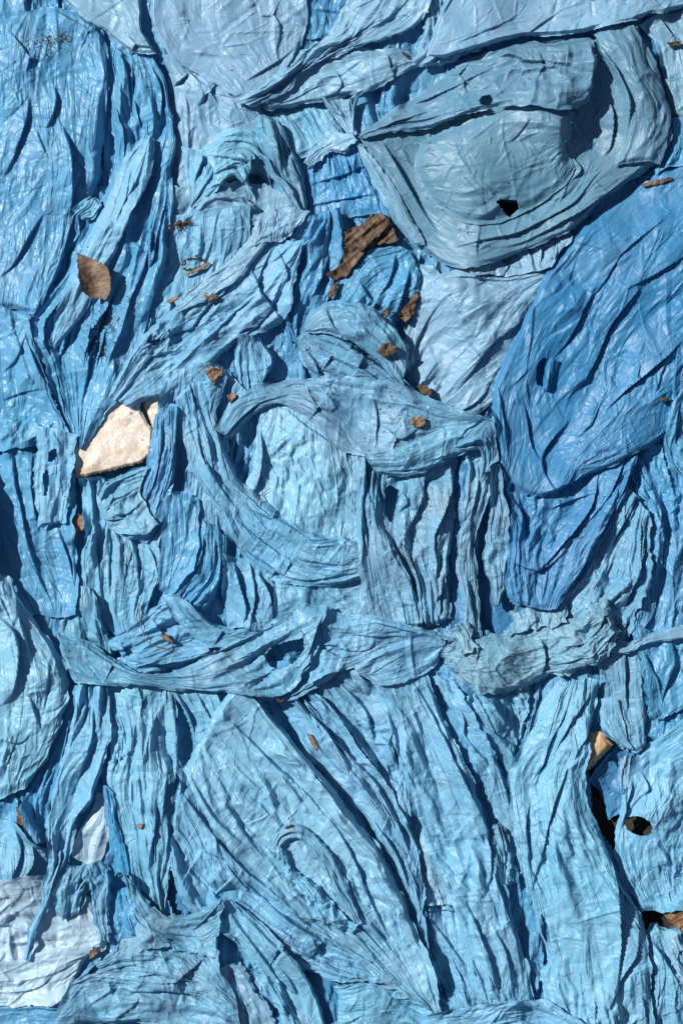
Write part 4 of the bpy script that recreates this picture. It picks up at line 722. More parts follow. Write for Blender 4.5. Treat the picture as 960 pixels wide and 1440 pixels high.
# ------------------------------------------------------------------ right bottom
S('n2', 'plastic_bag', 'pale blue folds in the bottom right corner below the wood', [[(912, 1318), (918, 1370), (922, 1460)], [(925, 1308), (945, 1360), (965, 1460)], [(942, 1310), (975, 1360), (1000, 1460)]], col='sky', lift=6, pl=6, pw=20, cr=2, folds=[([(920, 1330), (945, 1370), (970, 1420)], 10)])
S('n3', 'plastic_scrap', 'shredded whitish film at the right edge below the wood', [[(935, 1312), (945, 1345), (965, 1400)], [(960, 1300), (975, 1345), (990, 1400)]], col='pale', lift=9, pl=6, pw=8, cr=3, cw=7, rag=4, cat='plastic scrap', group='scraps of torn film')
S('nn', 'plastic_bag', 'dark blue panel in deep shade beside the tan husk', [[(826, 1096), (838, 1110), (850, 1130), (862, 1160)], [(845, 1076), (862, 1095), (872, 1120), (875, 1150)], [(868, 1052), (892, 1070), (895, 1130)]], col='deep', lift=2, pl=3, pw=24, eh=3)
S('nw', 'plastic_scrap', 'small crumpled whitish bit tucked beside the torn right-hand bag', [[(872, 1068), (870, 1090), (876, 1112)], [(888, 1062), (888, 1088), (890, 1116)]], col='pale', lift=4, pl=4, pw=8, cr=2, cat='plastic scrap', group='scraps of torn film')
S('r0', 'plastic_bag', 'light blue sheet at the right edge below the torn hem', [[(885, 990), (888, 1010), (890, 1050)], [(920, 990), (925, 1010), (925, 1050)], [(990, 980), (990, 1010), (990, 1060)]], col='mid', lift=6, pl=5)
S('mh', 'plastic_scrap', 'whitish crumple glimpsed inside the round hole of the blue bag at lower right', [[(908, 1140), (914, 1160), (924, 1180)], [(925, 1138), (930, 1158), (935, 1176)]], col='pale', lift=8, pl=4, pw=8, cr=2, cat='plastic scrap', group='scraps of torn film')
S('m', 'plastic_bag', 'blue bag with a round hole near the lower right edge',
  [[(990, 995), (920, 1050), (884, 1095), (867, 1160), (869, 1215), (908, 1290)], [(1000, 1050), (940, 1095), (910, 1140), (900, 1190), (905, 1240), (925, 1286)], [(1010, 1110), (960, 1140), (945, 1170), (935, 1220), (945, 1282)], [(1020, 1160), (1000, 1200), (990, 1240), (990, 1276)]],
  col='sky', iso=True, pl=3, lift=14, pw=26, st=4, cr=3, cw=14, crease=3, eh=12, ew=12, holes=[ell(901, 1165, 20, 13, 12)], bump=[(905, 1160, 40, 8)], rag=2,
  folds=[([(892, 1098), (882, 1130), (874, 1170)], 8), ([(905, 1090), (912, 1110), (905, 1125)], 5), ([(935, 1225), (960, 1232)], 3)])
# ------------------------------------------------------------------ centre, above band
S('an', 'plastic_bag', 'shaded blue panel behind the sling left of the sweeping pleats', [[(228, 700), (226, 760), (222, 830)], [(250, 690), (252, 760), (245, 830)], [(275, 700), (276, 750), (270, 800)]], col='mid', lift=4, pl=3)
S('ap1', 'plastic_bag', 'light blue sheet of loose torn folds just above the left half of the band',
  [[(150, 905), (185, 880), (215, 850), (240, 838)], [(165, 920), (205, 900), (245, 870), (258, 850)], [(185, 935), (230, 920), (275, 900), (285, 880)], [(210, 950), (260, 935), (310, 915), (330, 905)]],
  col='sky', lift=11, pl=6, pw=16, st=4, cr=3, cw=13, crease=4, eh=8, ew=9, rag=3, folds=[([(210, 870), (235, 905), (250, 915)], 6), ([(170, 905), (175, 930)], 6), ([(160, 925), (200, 932), (240, 935)], 6)])
S('ap2', 'plastic_bag', 'smooth light blue ridge of film rising from the band towards the fan of curved pleats',
  [[(228, 838), (250, 872), (285, 905), (330, 912)], [(240, 835), (265, 865), (300, 895), (350, 900)], [(255, 835), (285, 865), (315, 885), (370, 890)]], col='sky', lift=13, pl=5, pw=16, cr=1.6, crease=2, eh=10, ew=8, folds=[([(258, 842), (282, 868), (312, 888), (345, 896)], 8)])
# ------------------------------------------------------------------ right column, lower
S('q', 'plastic_bag', 'light blue sheet with torn folds filling the right edge below the large blue bag',
  [[(880, 640), (900, 700), (912, 760), (900, 820), (890, 890)], [(915, 630), (925, 700), (930, 780), (920, 840), (915, 900)], [(950, 620), (955, 700), (955, 780), (950, 850), (945, 900)], [(1010, 610), (1010, 700), (1010, 800), (1005, 900)]],
  col='mid', lift=9, pl=6, pw=28, st=5, cr=3.2, cw=16, crease=3.5, eh=8, folds=[([(895, 690), (908, 730), (912, 780)], 7), ([(925, 700), (935, 760), (925, 820)], 6), ([(905, 640), (915, 665)], 6)])
S('p2', 'plastic_bag', 'dusty ragged fan of pleats spreading down from below the large blue bag',
  [[(885, 680), (850, 735), (808, 800), (775, 845), (745, 880)], [(895, 690), (868, 750), (835, 810), (800, 860), (775, 900)], [(903, 705), (885, 770), (858, 830), (828, 880), (810, 920)], [(912, 725), (900, 790), (878, 850), (855, 890), (840, 935)], [(917, 740), (913, 800), (900, 850), (890, 890), (880, 920)]],
  col='dusty', lift=12, pl=7, pw=18, st=7, cr=3.6, cw=13, crease=5, eh=8, ew=10, rag=3, folds=[([(908, 740), (904, 780), (890, 820), (880, 860)], 9), ([(880, 700), (875, 740), (870, 760)], 6), ([(850, 830), (830, 870), (815, 900)], 6), ([(885, 860), (880, 890)], 6)])
S('r', 'plastic_bag', 'dusty upright pleats below the right end of the crumpled roll',
  [[(842, 905), (848, 960), (858, 1010), (868, 1050), (880, 1062)], [(860, 905), (866, 960), (878, 1010), (884, 1058)], [(882, 900), (882, 960), (892, 1010), (895, 1060)], [(903, 900), (906, 960), (910, 1010), (912, 1048)]],
  col='dusty', lift=9, pl=7, pw=13, st=10, crease=4, eh=9, ew=8, folds=[([(880, 915), (880, 970), (885, 1010)], 8), ([(900, 915), (904, 980), (912, 1030)], 8)])
S('r1', 'plastic_scrap', 'short fold of blue film with a pointed lower end left of the dusty upright pleats', [[(842, 985), (840, 1010), (850, 1035)], [(855, 980), (858, 1015), (872, 1048)], [(868, 985), (878, 1020), (892, 1055)]], col='sky', lift=6, pl=4, eh=7, cat='plastic scrap', group='scraps of torn film')
S('r2', 'plastic_bag', 'blue sheet with a crinkled torn hem at the right edge beside the upright pleats',
  [[(900, 880), (905, 950), (910, 1010)], [(925, 885), (930, 950), (932, 1012)], [(955, 885), (955, 950), (955, 1000)], [(1010, 870), (1010, 940), (1010, 990)]], col='mid', lift=11, pl=6, pw=24, st=6, cr=3, cw=14, crease=4, eh=11, ew=9, rag=4,
  folds=[([(908, 920), (925, 960), (930, 980)], 6), ([(945, 900), (950, 930), (940, 960), (930, 990)], 8)])
S('r3', 'plastic_scrap', 'thin pale twisted strip stretched across to the right edge like a string', [[(852, 906), (880, 910), (905, 901), (935, 890), (1000, 880)], [(855, 914), (885, 920), (908, 913), (938, 906), (1000, 900)]], col='pale', lift=11, pl=4, pw=6, eh=8, ew=4, cat='plastic scrap', group='scraps of torn film')
# ------------------------------------------------------------------ right lower skirt
S('j5', 'plastic_bag', 'triangular light blue folds above the tall right-hand skirt',
  [[(640, 985), (680, 1040), (722, 1100)], [(662, 975), (700, 1030), (728, 1075)], [(690, 965), (715, 1015), (732, 1050)], [(720, 962), (730, 1000), (736, 1040)], [(748, 962), (746, 1000), (738, 1030)]],
  col='sky', lift=9, pl=7, pw=22, cr=2.2, crease=3, eh=9, ew=8, folds=[([(690, 975), (700, 1005), (728, 1035)], 9), ([(650, 1000), (690, 1030), (728, 1055)], 8), ([(735, 965), (745, 990), (740, 1020)], 7)])
S('j4', 'plastic_bag', 'narrow ragged strip between the flat tapering panel and the tall skirt',
  [[(605, 952), (640, 1010), (668, 1070), (695, 1140), (720, 1190), (730, 1238)], [(622, 955), (655, 1010), (682, 1068), (706, 1130), (726, 1180), (736, 1238)], [(640, 960), (672, 1010), (700, 1070), (720, 1130), (732, 1180), (742, 1236)]],
  col='sky', lift=10, pl=6, pw=14, st=9, crease=3, eh=9, ew=8, rag=3, folds=[([(632, 960), (650, 1010), (655, 1040), (690, 1080)], 8), ([(700, 1080), (715, 1130), (728, 1180)], 6)])
S('k', 'plastic_bag', 'long flat tapering blue panel running down to the bottom edge right of centre',
  [[(526, 955), (550, 1030), (578, 1120), (622, 1230), (662, 1330), (692, 1420)], [(548, 952), (580, 1040), (620, 1140), (658, 1240), (690, 1340), (714, 1420)], [(572, 950), (612, 1040), (652, 1140), (690, 1240), (720, 1340), (736, 1420)], [(598, 950), (640, 1042), (676, 1135), (708, 1235), (737, 1340), (750, 1420)]],
  col='sky', lift=16, pl=5, pw=30, st=9, cr=1.5, cw=18, crease=3, eh=14, ew=9, hs=[4, 8, 6, 4], folds=[([(580, 960), (612, 1020), (645, 1090), (682, 1165), (705, 1230)], 11, 14), ([(655, 1270), (682, 1340), (702, 1405)], 8), ([(692, 1230), (715, 1300), (735, 1370)], 10), ([(545, 1000), (560, 1060), (590, 1120)], 6), ([(690, 1300), (712, 1350), (722, 1400)], 5)])
S('k4', 'torn_edge', 'ragged drooping lip on the strip', [[(690, 1160), (700, 1195), (705, 1240)], [(702, 1160), (712, 1200), (716, 1248)], [(714, 1165), (724, 1205), (728, 1244)]], of='j4', col='dusty', lift=10, pl=4, pw=8, rag=4, eh=9, ew=5)
S('l', 'plastic_bag', 'tall smooth skirt of light blue film with a slit, gathered under the crumpled roll',
  [[(782, 958), (744, 1028), (718, 1092), (722, 1165), (745, 1255), (768, 1340), (764, 1385), (785, 1460)], [(798, 960), (765, 1042), (742, 1112), (752, 1200), (778, 1290), (790, 1370), (815, 1460)], [(812, 958), (785, 1042), (772, 1122), (788, 1220), (813, 1310), (825, 1385), (840, 1460)],
   [(825, 958), (803, 1050), (800, 1130), (825, 1220), (850, 1310), (862, 1385), (868, 1460)], [(838, 960), (820, 1050), (818, 1130), (848, 1210), (882, 1290), (893, 1375), (893, 1460)], [(848, 962), (832, 1020), (826, 1072), (832, 1132), (862, 1215), (902, 1295), (914, 1360), (917, 1460)]],
  col='sky', lift=18, pl=5, pw=26, st=12, cr=1.6, cw=18, crease=2.5, eh=15, ew=12, hs=[4, 12, 18, 16, 6, 2],
  folds=[([(842, 1160), (852, 1200), (864, 1245), (869, 1300), (870, 1350), (864, 1392)], 15, 16, 6), ([(800, 985), (770, 1050), (752, 1105)], 7), ([(832, 975), (800, 1015), (770, 1080)], 8), ([(797, 1072), (788, 1105), (775, 1140), (760, 1200), (746, 1255)], 8), ([(866, 1230), (876, 1260), (874, 1300)], 7), ([(898, 1310), (892, 1350), (870, 1385), (855, 1425)], 9), ([(845, 985), (825, 1030), (805, 1065)], 7), ([(745, 1130), (738, 1170), (744, 1210)], 6)],
  holes=[ell(767, 1311, 4.5, 21, -14)])
S('i2', 'plastic_bag', 'light blue hump of film along the bottom edge right of centre', [[(600, 1432), (650, 1422), (700, 1411), (750, 1413), (800, 1430), (850, 1460)], [(590, 1460), (650, 1450), (700, 1440), (750, 1440), (840, 1480)], [(590, 1500), (700, 1490), (840, 1510)]], col='sky', lift=16, pl=5, pw=16, st=8, cr=1.6, eh=14, ew=8)
# ------------------------------------------------------------------ centre right column
S('w0', 'plastic_scrap', 'small upright tuck of light film between the bark and the big wrinkled panel', [[(575, 368), (582, 395), (582, 440)], [(590, 370), (598, 395), (600, 425)], [(612, 372), (618, 390), (615, 410)]], col='pale', lift=6, pl=4, cat='plastic scrap', group='scraps of torn film')
S('vb', 'plastic_bag', 'blue folds crossing over each other just below the brown bark',
  [[(468, 420), (490, 370), (520, 340), (550, 338)], [(490, 430), (515, 385), (545, 360), (572, 350)], [(515, 450), (545, 410), (570, 385), (582, 370)], [(540, 465), (565, 440), (585, 410), (588, 385)]],
  col='mid', lift=12, pl=8, pw=18, st=6, cr=2, crease=4, eh=7, folds=[([(505, 395), (520, 420), (545, 430)], 7), ([(555, 355), (545, 390), (530, 412)], 8), ([(575, 375), (565, 410), (552, 440)], 8), ([(470, 420), (480, 385), (500, 355)], 6)])
S('w1', 'plastic_bag', 'pale blue wrinkled panel left of the large blue bag',
  [[(556, 505), (575, 450), (598, 405), (640, 378), (700, 368)], [(575, 535), (615, 470), (655, 425), (700, 395), (745, 375)], [(600, 560), (650, 510), (695, 455), (735, 415), (775, 385)], [(628, 578), (680, 530), (720, 480), (755, 440), (790, 410)], [(665, 590), (705, 560), (745, 510), (780, 460), (810, 430)]],
  col='pale', iso=True, lift=12, pl=4, pw=26, st=6, cr=2.6, cw=14, crease=2, eh=9, ew=9, dome=6, folds=[([(645, 540), (690, 485), (748, 440)], 7), ([(600, 395), (650, 388), (700, 392), (760, 385)], 5), ([(575, 520), (590, 470), (620, 420)], 4), ([(640, 580), (670, 560), (690, 535)], 5)])
S('s1', 'plastic_bag', 'upright light blue column of film with a torn mouth, right of the centre',
  [[(502, 630), (500, 720), (503, 800), (510, 885)], [(530, 625), (528, 720), (540, 800), (562, 885)], [(560, 625), (560, 720), (575, 790), (595, 880)], [(595, 625), (595, 710), (605, 790), (612, 875)], [(645, 625), (640, 710), (632, 790), (634, 870)]],
  col='dusty', lift=13, pl=6, pw=24, st=7, cr=2.6, cw=15, crease=3.5, eh=9, ew=9, hs=[8, 6, 4, 6, 6], holes=[[(541, 690), (548, 682), (560, 690), (556, 712), (550, 736), (543, 722)]], bump=[(540, 705, 20, 5)],
  folds=[([(538, 745), (558, 780), (580, 828), (594, 868)], 11), ([(602, 650), (592, 700), (574, 745), (560, 775)], 8), ([(637, 650), (628, 700), (607, 755)], 9), ([(632, 790), (622, 830), (612, 850)], 6), ([(511, 636), (512, 665), (510, 700)], 9), ([(528, 680), (534, 705), (543, 730)], 6), ([(562, 690), (572, 705), (562, 722)], 5)])
S('s2', 'side_fold', 'dusty strip folded along the right side', [[(652, 600), (652, 700), (645, 780), (648, 840), (650, 900)], [(666, 595), (665, 700), (656, 780), (660, 850), (662, 900)], [(680, 590), (682, 690), (668, 760), (668, 830), (672, 900)], [(690, 592), (697, 640), (688, 700), (674, 760), (676, 895)]],
  of='s1', col='dusty', lift=13, pl=7, pw=13, st=10, cr=2.2, crease=4, eh=11, ew=7, folds=[([(672, 620), (672, 680), (660, 740), (660, 790)], 7), ([(655, 810), (662, 850), (672, 890)], 7)])
S('s3', 'plastic_scrap', 'tongue of crumpled film hanging in the dark pit left of the large blue bag', [[(690, 660), (690, 740), (684, 800), (694, 852)], [(700, 655), (702, 740), (700, 800), (700, 856)], [(706, 660), (717, 740), (714, 800), (705, 852)]], col='dusty', lift=20, pl=4, pw=10, cr=2.6, eh=22, ew=5, cat='plastic scrap', group='scraps of torn film', sup=.8)
# ------------------------------------------------------------------ upper middle twist
S('v2', 'plastic_bag', 'dusty strip of long folds slanting from the knot down to the right of centre',
  [[(424, 462), (470, 466), (520, 498), (572, 540), (625, 572), (690, 588)], [(423, 466), (462, 482), (510, 512), (560, 545), (610, 570), (670, 590)], [(422, 470), (450, 500), (490, 525), (540, 548), (590, 570), (640, 590)], [(418, 474), (432, 515), (465, 542), (510, 552), (560, 565), (600, 585)]],
  col='dusty', lift=13, pl=7, pw=16, st=9, cr=2, crease=4.5, eh=7, ew=9, hs=[8, 5, 3, 0], folds=[([(440, 468), (490, 490), (540, 520), (590, 560)], 8), ([(430, 475), (460, 495), (510, 520), (560, 555)], 8), ([(430, 490), (445, 520), (452, 545)], 6)])
S('v1', 'plastic_bag', 'arched fold of blue film springing from the knot below the bark',
  [[(422, 460), (440, 436), (470, 424), (515, 432), (552, 455), (576, 488)], [(423, 462), (452, 442), (490, 442), (530, 460), (560, 492), (572, 515)], [(424, 464), (462, 456), (500, 468), (535, 492), (556, 520), (570, 542)], [(425, 466), (466, 468), (505, 486), (540, 514), (560, 538), (580, 560)]],
  col='dusty', lift=16, pl=6, pw=18, st=7, cr=2, crease=3, eh=8, ew=8, hs=[2, 8, 10, 4], folds=[([(455, 432), (465, 455), (480, 470)], 5), ([(540, 450), (560, 470), (572, 490)], 7)])
S('u1', 'plastic_bag', 'big horizontal roll of creased light blue film across the centre',
  [[(298, 606), (328, 564), (382, 538), (460, 532), (540, 538), (610, 558), (692, 586)], [(304, 610), (336, 572), (400, 552), (470, 554), (545, 566), (620, 576), (693, 590)],
   [(312, 614), (344, 580), (405, 562), (462, 584), (535, 604), (620, 598), (694, 596)], [(322, 618), (352, 588), (400, 570), (474, 626), (530, 642), (610, 622), (695, 602)]],
  col='dusty', lift=8, pl=5, pw=20, st=8, cr=2.6, cw=15, crease=3, eh=4, ew=8, hs=[1, 5, 4, 0], ends=(1, 0), folds=[([(300, 640), (325, 600), (360, 568), (400, 552)], 7), ([(315, 650), (345, 606), (385, 580)], 6), ([(402, 578), (435, 604), (475, 628)], 8), ([(430, 540), (440, 565), (470, 580)], 6), ([(525, 560), (530, 590), (528, 625)], 5), ([(545, 605), (565, 615), (590, 600)], 5)])
S('u2', 'rolled_edge', 'smooth rolled lower edge', [[(512, 640), (560, 632), (620, 606), (692, 586)], [(516, 652), (565, 648), (625, 622), (696, 594)], [(528, 664), (572, 668), (630, 646), (690, 615)]], of='u1', col='dusty', lift=17, pl=4, pw=14, st=10, cr=1.5, eh=13, ew=7, hs=[0, 7, 0], folds=[([(530, 662), (590, 656), (640, 630)], 5)])
S('u3', 'gathered_end', 'gathered ribbed end that turns downwards', [[(650, 605), (665, 596), (682, 588), (697, 600), (698, 650)], [(640, 620), (662, 610), (680, 605), (688, 625), (686, 660)], [(635, 640), (655, 632), (670, 630), (676, 650), (672, 680)]], of='u1', col='dusty', lift=13, pl=6, pw=8, st=9, crease=3, eh=9, ew=6)
# ------------------------------------------------------------------ the long handle band and the crumpled roll
S('o4', 'plastic_scrap', 'tightly twisted dark folds under the right end of the handle band', [[(345, 968), (390, 962), (430, 940), (450, 915)], [(355, 976), (400, 974), (440, 955), (462, 930)], [(365, 984), (410, 984), (450, 965), (475, 945)]], col='dusty', lift=10, pl=6, pw=9, st=9, crease=4, eh=8, ew=6, cat='plastic scrap', group='scraps of torn film')
S('o2', 'plastic_bag', 'wide light blue band narrowing to the ragged knot right of the handle hole',
  [[(456, 852), (500, 865), (565, 878), (640, 893)], [(452, 880), (505, 885), (570, 887), (641, 896)], [(446, 915), (500, 912), (560, 902), (642, 899)], [(430, 958), (490, 944), (545, 922), (600, 906), (642, 902)]],
  col='sky', lift=15, pl=5, pw=24, st=8, cr=2, crease=3, eh=10, ew=8, hs=[4, 8, 8, 2], folds=[([(520, 872), (560, 885), (620, 898)], 5), ([(470, 890), (530, 895), (580, 898)], 4)])
S('o3', 'lens_shaped_fold', 'smooth lens-shaped fold on the lower side', [[(500, 940), (545, 915), (595, 893), (630, 900)], [(508, 946), (555, 932), (600, 912), (630, 904)], [(516, 952), (545, 964), (590, 952), (618, 930), (631, 908)]], of='o2', col='sky', lift=11, pl=4, pw=20, st=5, cr=2, eh=11, ew=8, hs=[3, 6, 0])
S('o1', 'plastic_bag', 'long flattened handle band with an open loop lying across the heap',
  [[(77, 892), (122, 903), (172, 935), (225, 950), (270, 934), (330, 904), (400, 871), (458, 851)], [(84, 910), (130, 922), (185, 946), (240, 953), (290, 943), (350, 920), (410, 888), (457, 864)], [(94, 938), (140, 944), (200, 957), (255, 964), (310, 960), (375, 948), (425, 922), (452, 880)],
   [(103, 961), (150, 961), (215, 967), (265, 972), (320, 973), (385, 977), (428, 953), (448, 900)]],
  col='dusty', lift=18, pl=5, pw=16, st=14, cr=1.4, crease=2.5, eh=14, ew=8, hs=[2, 6, 6, 2], holes=[[(371, 924), (384, 910), (405, 903), (426, 899), (427, 915), (412, 932), (392, 941), (378, 937)]], bump=[(395, 920, 34, 8)],
  folds=[([(225, 938), (300, 918), (360, 892), (410, 872)], 6), ([(110, 905), (160, 938), (220, 956)], 6), ([(455, 862), (440, 895), (425, 930)], 8), ([(420, 945), (440, 920), (452, 890)], 7)])
S('p', 'plastic_bag', 'dirty tightly crumpled roll of film at the right of the band',
  [[(628, 900), (662, 898), (705, 892), (755, 878), (800, 868), (850, 845)], [(622, 918), (665, 918), (715, 912), (765, 900), (815, 890), (865, 865)], [(628, 935), (665, 940), (715, 938), (762, 928), (815, 915), (868, 885)], [(640, 952), (672, 970), (715, 974), (745, 968), (770, 955), (812, 946), (850, 925), (880, 890)]],
  col='grey', iso=True, eu=.05, ev=.06, dens=1.6, cr=5, lift=20, pl=4, pw=20, st=3, cw=13, crease=4, eh=13, ew=12, dome=12, rag=4, folds=[([(758, 895), (765, 925), (762, 955)], 8), ([(672, 905), (668, 935)], 5)])
S('p3', 'plastic_scrap', 'frayed knot of torn film at the left tip of the crumpled roll', [[(625, 888), (642, 900), (650, 920)], [(640, 880), (655, 895), (660, 915)], [(655, 878), (665, 892), (672, 910)]], col='grey', lift=12, pl=6, pw=7, cr=4, cw=6, rag=6, eh=10, ew=4, cat='plastic scrap', group='scraps of torn film')
S('p4', 'plastic_scrap', 'row of small torn puckers between the large blue bag and the crumpled roll', [[(718, 862), (722, 878), (716, 895)], [(738, 856), (742, 872), (740, 890)], [(760, 852), (766, 868), (768, 884)], [(792, 848), (795, 865), (790, 880)]], col='grey', lift=9, pl=7, pw=9, cr=4, cw=8, rag=5, eh=7, ew=5, cat='plastic scrap', group='scraps of torn film')
# ------------------------------------------------------------------ the large blue bag at right
S('x2', 'plastic_bag', 'blue pouch with drooping folds under the large blue bag at right',
  [[(703, 640), (717, 700), (715, 770), (716, 830), (728, 850)], [(745, 660), (745, 720), (732, 790), (738, 852)], [(790, 655), (775, 730), (755, 790), (750, 853)], [(835, 650), (815, 715), (785, 780), (762, 853)], [(872, 635), (848, 710), (812, 785), (775, 853)], [(908, 610), (884, 680), (848, 750), (812, 812), (785, 850)]],
  col='deep', lift=18, pl=6, pw=26, st=7, cr=3.2, cw=18, crease=3, eh=15, ew=12, dome=8, folds=[([(845, 660), (828, 715), (790, 765), (745, 810)], 9, 14), ([(902, 630), (880, 680), (848, 740), (815, 800), (790, 838)], 12, 14), ([(775, 715), (800, 705), (840, 690)], 6), ([(720, 700), (735, 730), (740, 760)], 7), ([(880, 640), (858, 690), (830, 730)], 9), ([(722, 790), (760, 800), (800, 770)], 6)])
S('x1', 'plastic_bag', 'large deep blue smooth bag with a small handle slot covering the right side',
  [[(1000, 205), (900, 258), (822, 315), (772, 385), (735, 455), (702, 522), (690, 570), (702, 652)], [(1010, 250), (920, 315), (850, 375), (790, 445), (750, 515), (724, 585), (714, 665)], [(1020, 310), (925, 370), (860, 425), (805, 495), (768, 565), (742, 640), (732, 692)],
   [(1020, 370), (935, 430), (875, 485), (828, 555), (797, 615), (768, 665), (755, 700)], [(1020, 440), (950, 490), (900, 540), (852, 598), (815, 642), (788, 690)], [(1020, 520), (955, 560), (910, 600), (862, 635), (825, 660), (800, 685)], [(1020, 575), (960, 600), (930, 618), (880, 645), (840, 665), (815, 680)]],
  col='deep', iso=True, dens=.8, lift=22, pl=3.5, pw=44, st=4, cr=3, cw=26, crease=.8, eh=7, ew=12, eu=.01, ev=.022, hs=[2, 8, 10, 0, 12, 8, 2], holes=[ell(766, 522, 12, 20, 8)], bump=[(762, 505, 30, 8), (780, 620, 35, -8)],
  folds=[([(965, 355), (925, 380), (880, 402)], 7), ([(960, 480), (912, 520), (850, 580)], 9, 16), ([(800, 590), (775, 618), (762, 655), (785, 700)], 8, 14), ([(830, 410), (800, 470), (780, 500)], 7, 22), ([(940, 300), (880, 350), (820, 430)], 4, 16), ([(850, 560), (830, 600), (845, 560)], 4), ([(738, 570), (745, 620), (760, 650)], 7, 16), ([(905, 395), (860, 450), (830, 520), (800, 560)], 8, 24), ([(700, 540), (708, 600), (716, 650)], 5)])
S('x3', 'slot_lip', 'curled lip of the handle slot', [[(770, 500), (765, 522), (764, 545)], [(776, 501), (772, 522), (769, 546)], [(783, 504), (780, 524), (773, 547)]], of='x1', col='deep', lift=6, pl=3, pw=8, eh=6, ew=4, hs=[0, 4, 0])
S('q2', 'plastic_bag', 'light blue fold pushed in from the right edge below the large blue bag', [[(960, 545), (940, 580), (937, 625), (955, 665)], [(980, 545), (962, 590), (962, 640), (980, 690)], [(1010, 550), (1010, 600), (1010, 690)]], col='mid', lift=16, pl=6, pw=16, eh=14, ew=8, folds=[([(955, 560), (948, 600), (955, 640)], 7)])
# ------------------------------------------------------------------ upper right
S('y0', 'plastic_bag', 'pale film with dark gaps behind the top right corner', [[(900, 30), (925, 60), (940, 110)], [(930, 15), (950, 60), (955, 110)], [(1010, 5), (1010, 60), (1010, 110)]], col='pale', lift=5, pl=5, folds=[([(930, 20), (945, 40), (960, 52)], 6)])
S('y9', 'plastic_scrap', 'greyish flap at the right edge beside the big greyish bag', [[(938, 110), (940, 150), (945, 160)], [(965, 105), (965, 140), (965, 165)], [(1000, 105), (1000, 140), (1000, 165)]], col='grey', lift=8, pl=4, cat='plastic scrap', group='scraps of torn film')
S('y8', 'plastic_bag', 'deep blue folds at the right edge just above the large blue bag', [[(930, 165), (935, 200), (925, 240)], [(955, 160), (960, 195), (955, 230)], [(1010, 155), (1010, 195), (1010, 225)]], col='mid', lift=5, pl=6)
S('y7', 'plastic_bag', 'pale crumpled film in the gap below the big greyish bag', [[(650, 360), (660, 375), (665, 385)], [(700, 345), (710, 365), (715, 385)], [(750, 335), (765, 350), (770, 375)], [(800, 315), (805, 330), (790, 350)]], col='pale', lift=6, pl=3, pw=22, cr=3, folds=[([(690, 350), (715, 368), (755, 378)], 7), ([(758, 335), (758, 365)], 8)])
S('y1', 'plastic_bag', 'big rounded greyish blue bag with a black hole at the upper right',
  [[(500, 196), (528, 252), (560, 312), (602, 356), (648, 375), (722, 354), (802, 320), (872, 264), (928, 225), (944, 170), (928, 100), (897, 33)],
   [(503, 195), (548, 252), (590, 312), (640, 348), (720, 328), (792, 292), (852, 242), (892, 180), (894, 110), (868, 42)],
   [(508, 193), (568, 236), (612, 282), (662, 312), (728, 302), (782, 272), (830, 222), (852, 165), (850, 105), (835, 50)],
   [(520, 190), (578, 215), (620, 246), (672, 276), (728, 270), (765, 242), (798, 202), (815, 150), (818, 100), (805, 55)],
   [(535, 186), (588, 196), (625, 215), (672, 232), (718, 232), (748, 205), (768, 170), (782, 130), (786, 95), (770, 58)],
   [(545, 180), (592, 176), (622, 180), (662, 188), (700, 185), (728, 165), (742, 135), (748, 110), (750, 90), (740, 60)],
   [(545, 172), (592, 156), (640, 138), (690, 126), (712, 108), (724, 90), (728, 58)]],
  col='slate', iso=True, dens=.7, lift=18, pl=2.5, pw=40, st=5, cr=3, cw=26, crease=.8, eh=12, ew=10, eu=.012, ev=.018, hs=[4, 12, 12, 10, 10, 4, 0],
  holes=[HOLE['hole_y']], bump=[(735, 165, 45, 14), (700, 235, 65, 8), (835, 190, 32, -14)],
  folds=[([(733, 138), (765, 150), (800, 158), (798, 190), (787, 213)], 14, 26, 6), ([(862, 100), (890, 115), (893, 160), (880, 200)], 8, 14), ([(852, 130), (862, 160), (858, 200), (850, 215)], 9, 12), ([(535, 195), (560, 240), (590, 290), (612, 322)], 10, 12), ([(640, 345), (720, 325), (790, 290), (845, 240)], 8, 12),
         ([(800, 215), (815, 235), (800, 250)], 6), ([(600, 195), (635, 200), (660, 215)], 5), ([(515, 215), (540, 270), (575, 330)], 7), ([(720, 345), (790, 310), (850, 270), (910, 225)], 8, 12), ([(660, 250), (700, 255), (740, 245)], 3, 14), ([(880, 60), (905, 110), (922, 170)], 7, 14)])
S('y5', 'front_pouch', 'smooth lit pouch with a sharp peak',
  [[(588, 196), (640, 176), (695, 158), (733, 138), (768, 148), (806, 158)], [(584, 225), (650, 212), (715, 195), (762, 185), (802, 188)], [(596, 262), (655, 262), (720, 252), (768, 235), (796, 212)], [(615, 292), (660, 312), (722, 303), (782, 268), (815, 236)]],
  of='y1', col='slate', lift=8, pl=2, pw=30, cr=2.4, cw=22, crease=0, eh=1, ew=22, eu=.01, ev=.01, hs=[6, 8, 5, 0], holes=[HOLE['hole_y']], bump=[(775, 160, 34, 18), (733, 140, 18, 8)], folds=[([(806, 158), (800, 188), (788, 214)], 9, 16), ([(745, 165), (720, 195), (705, 200)], 3)])
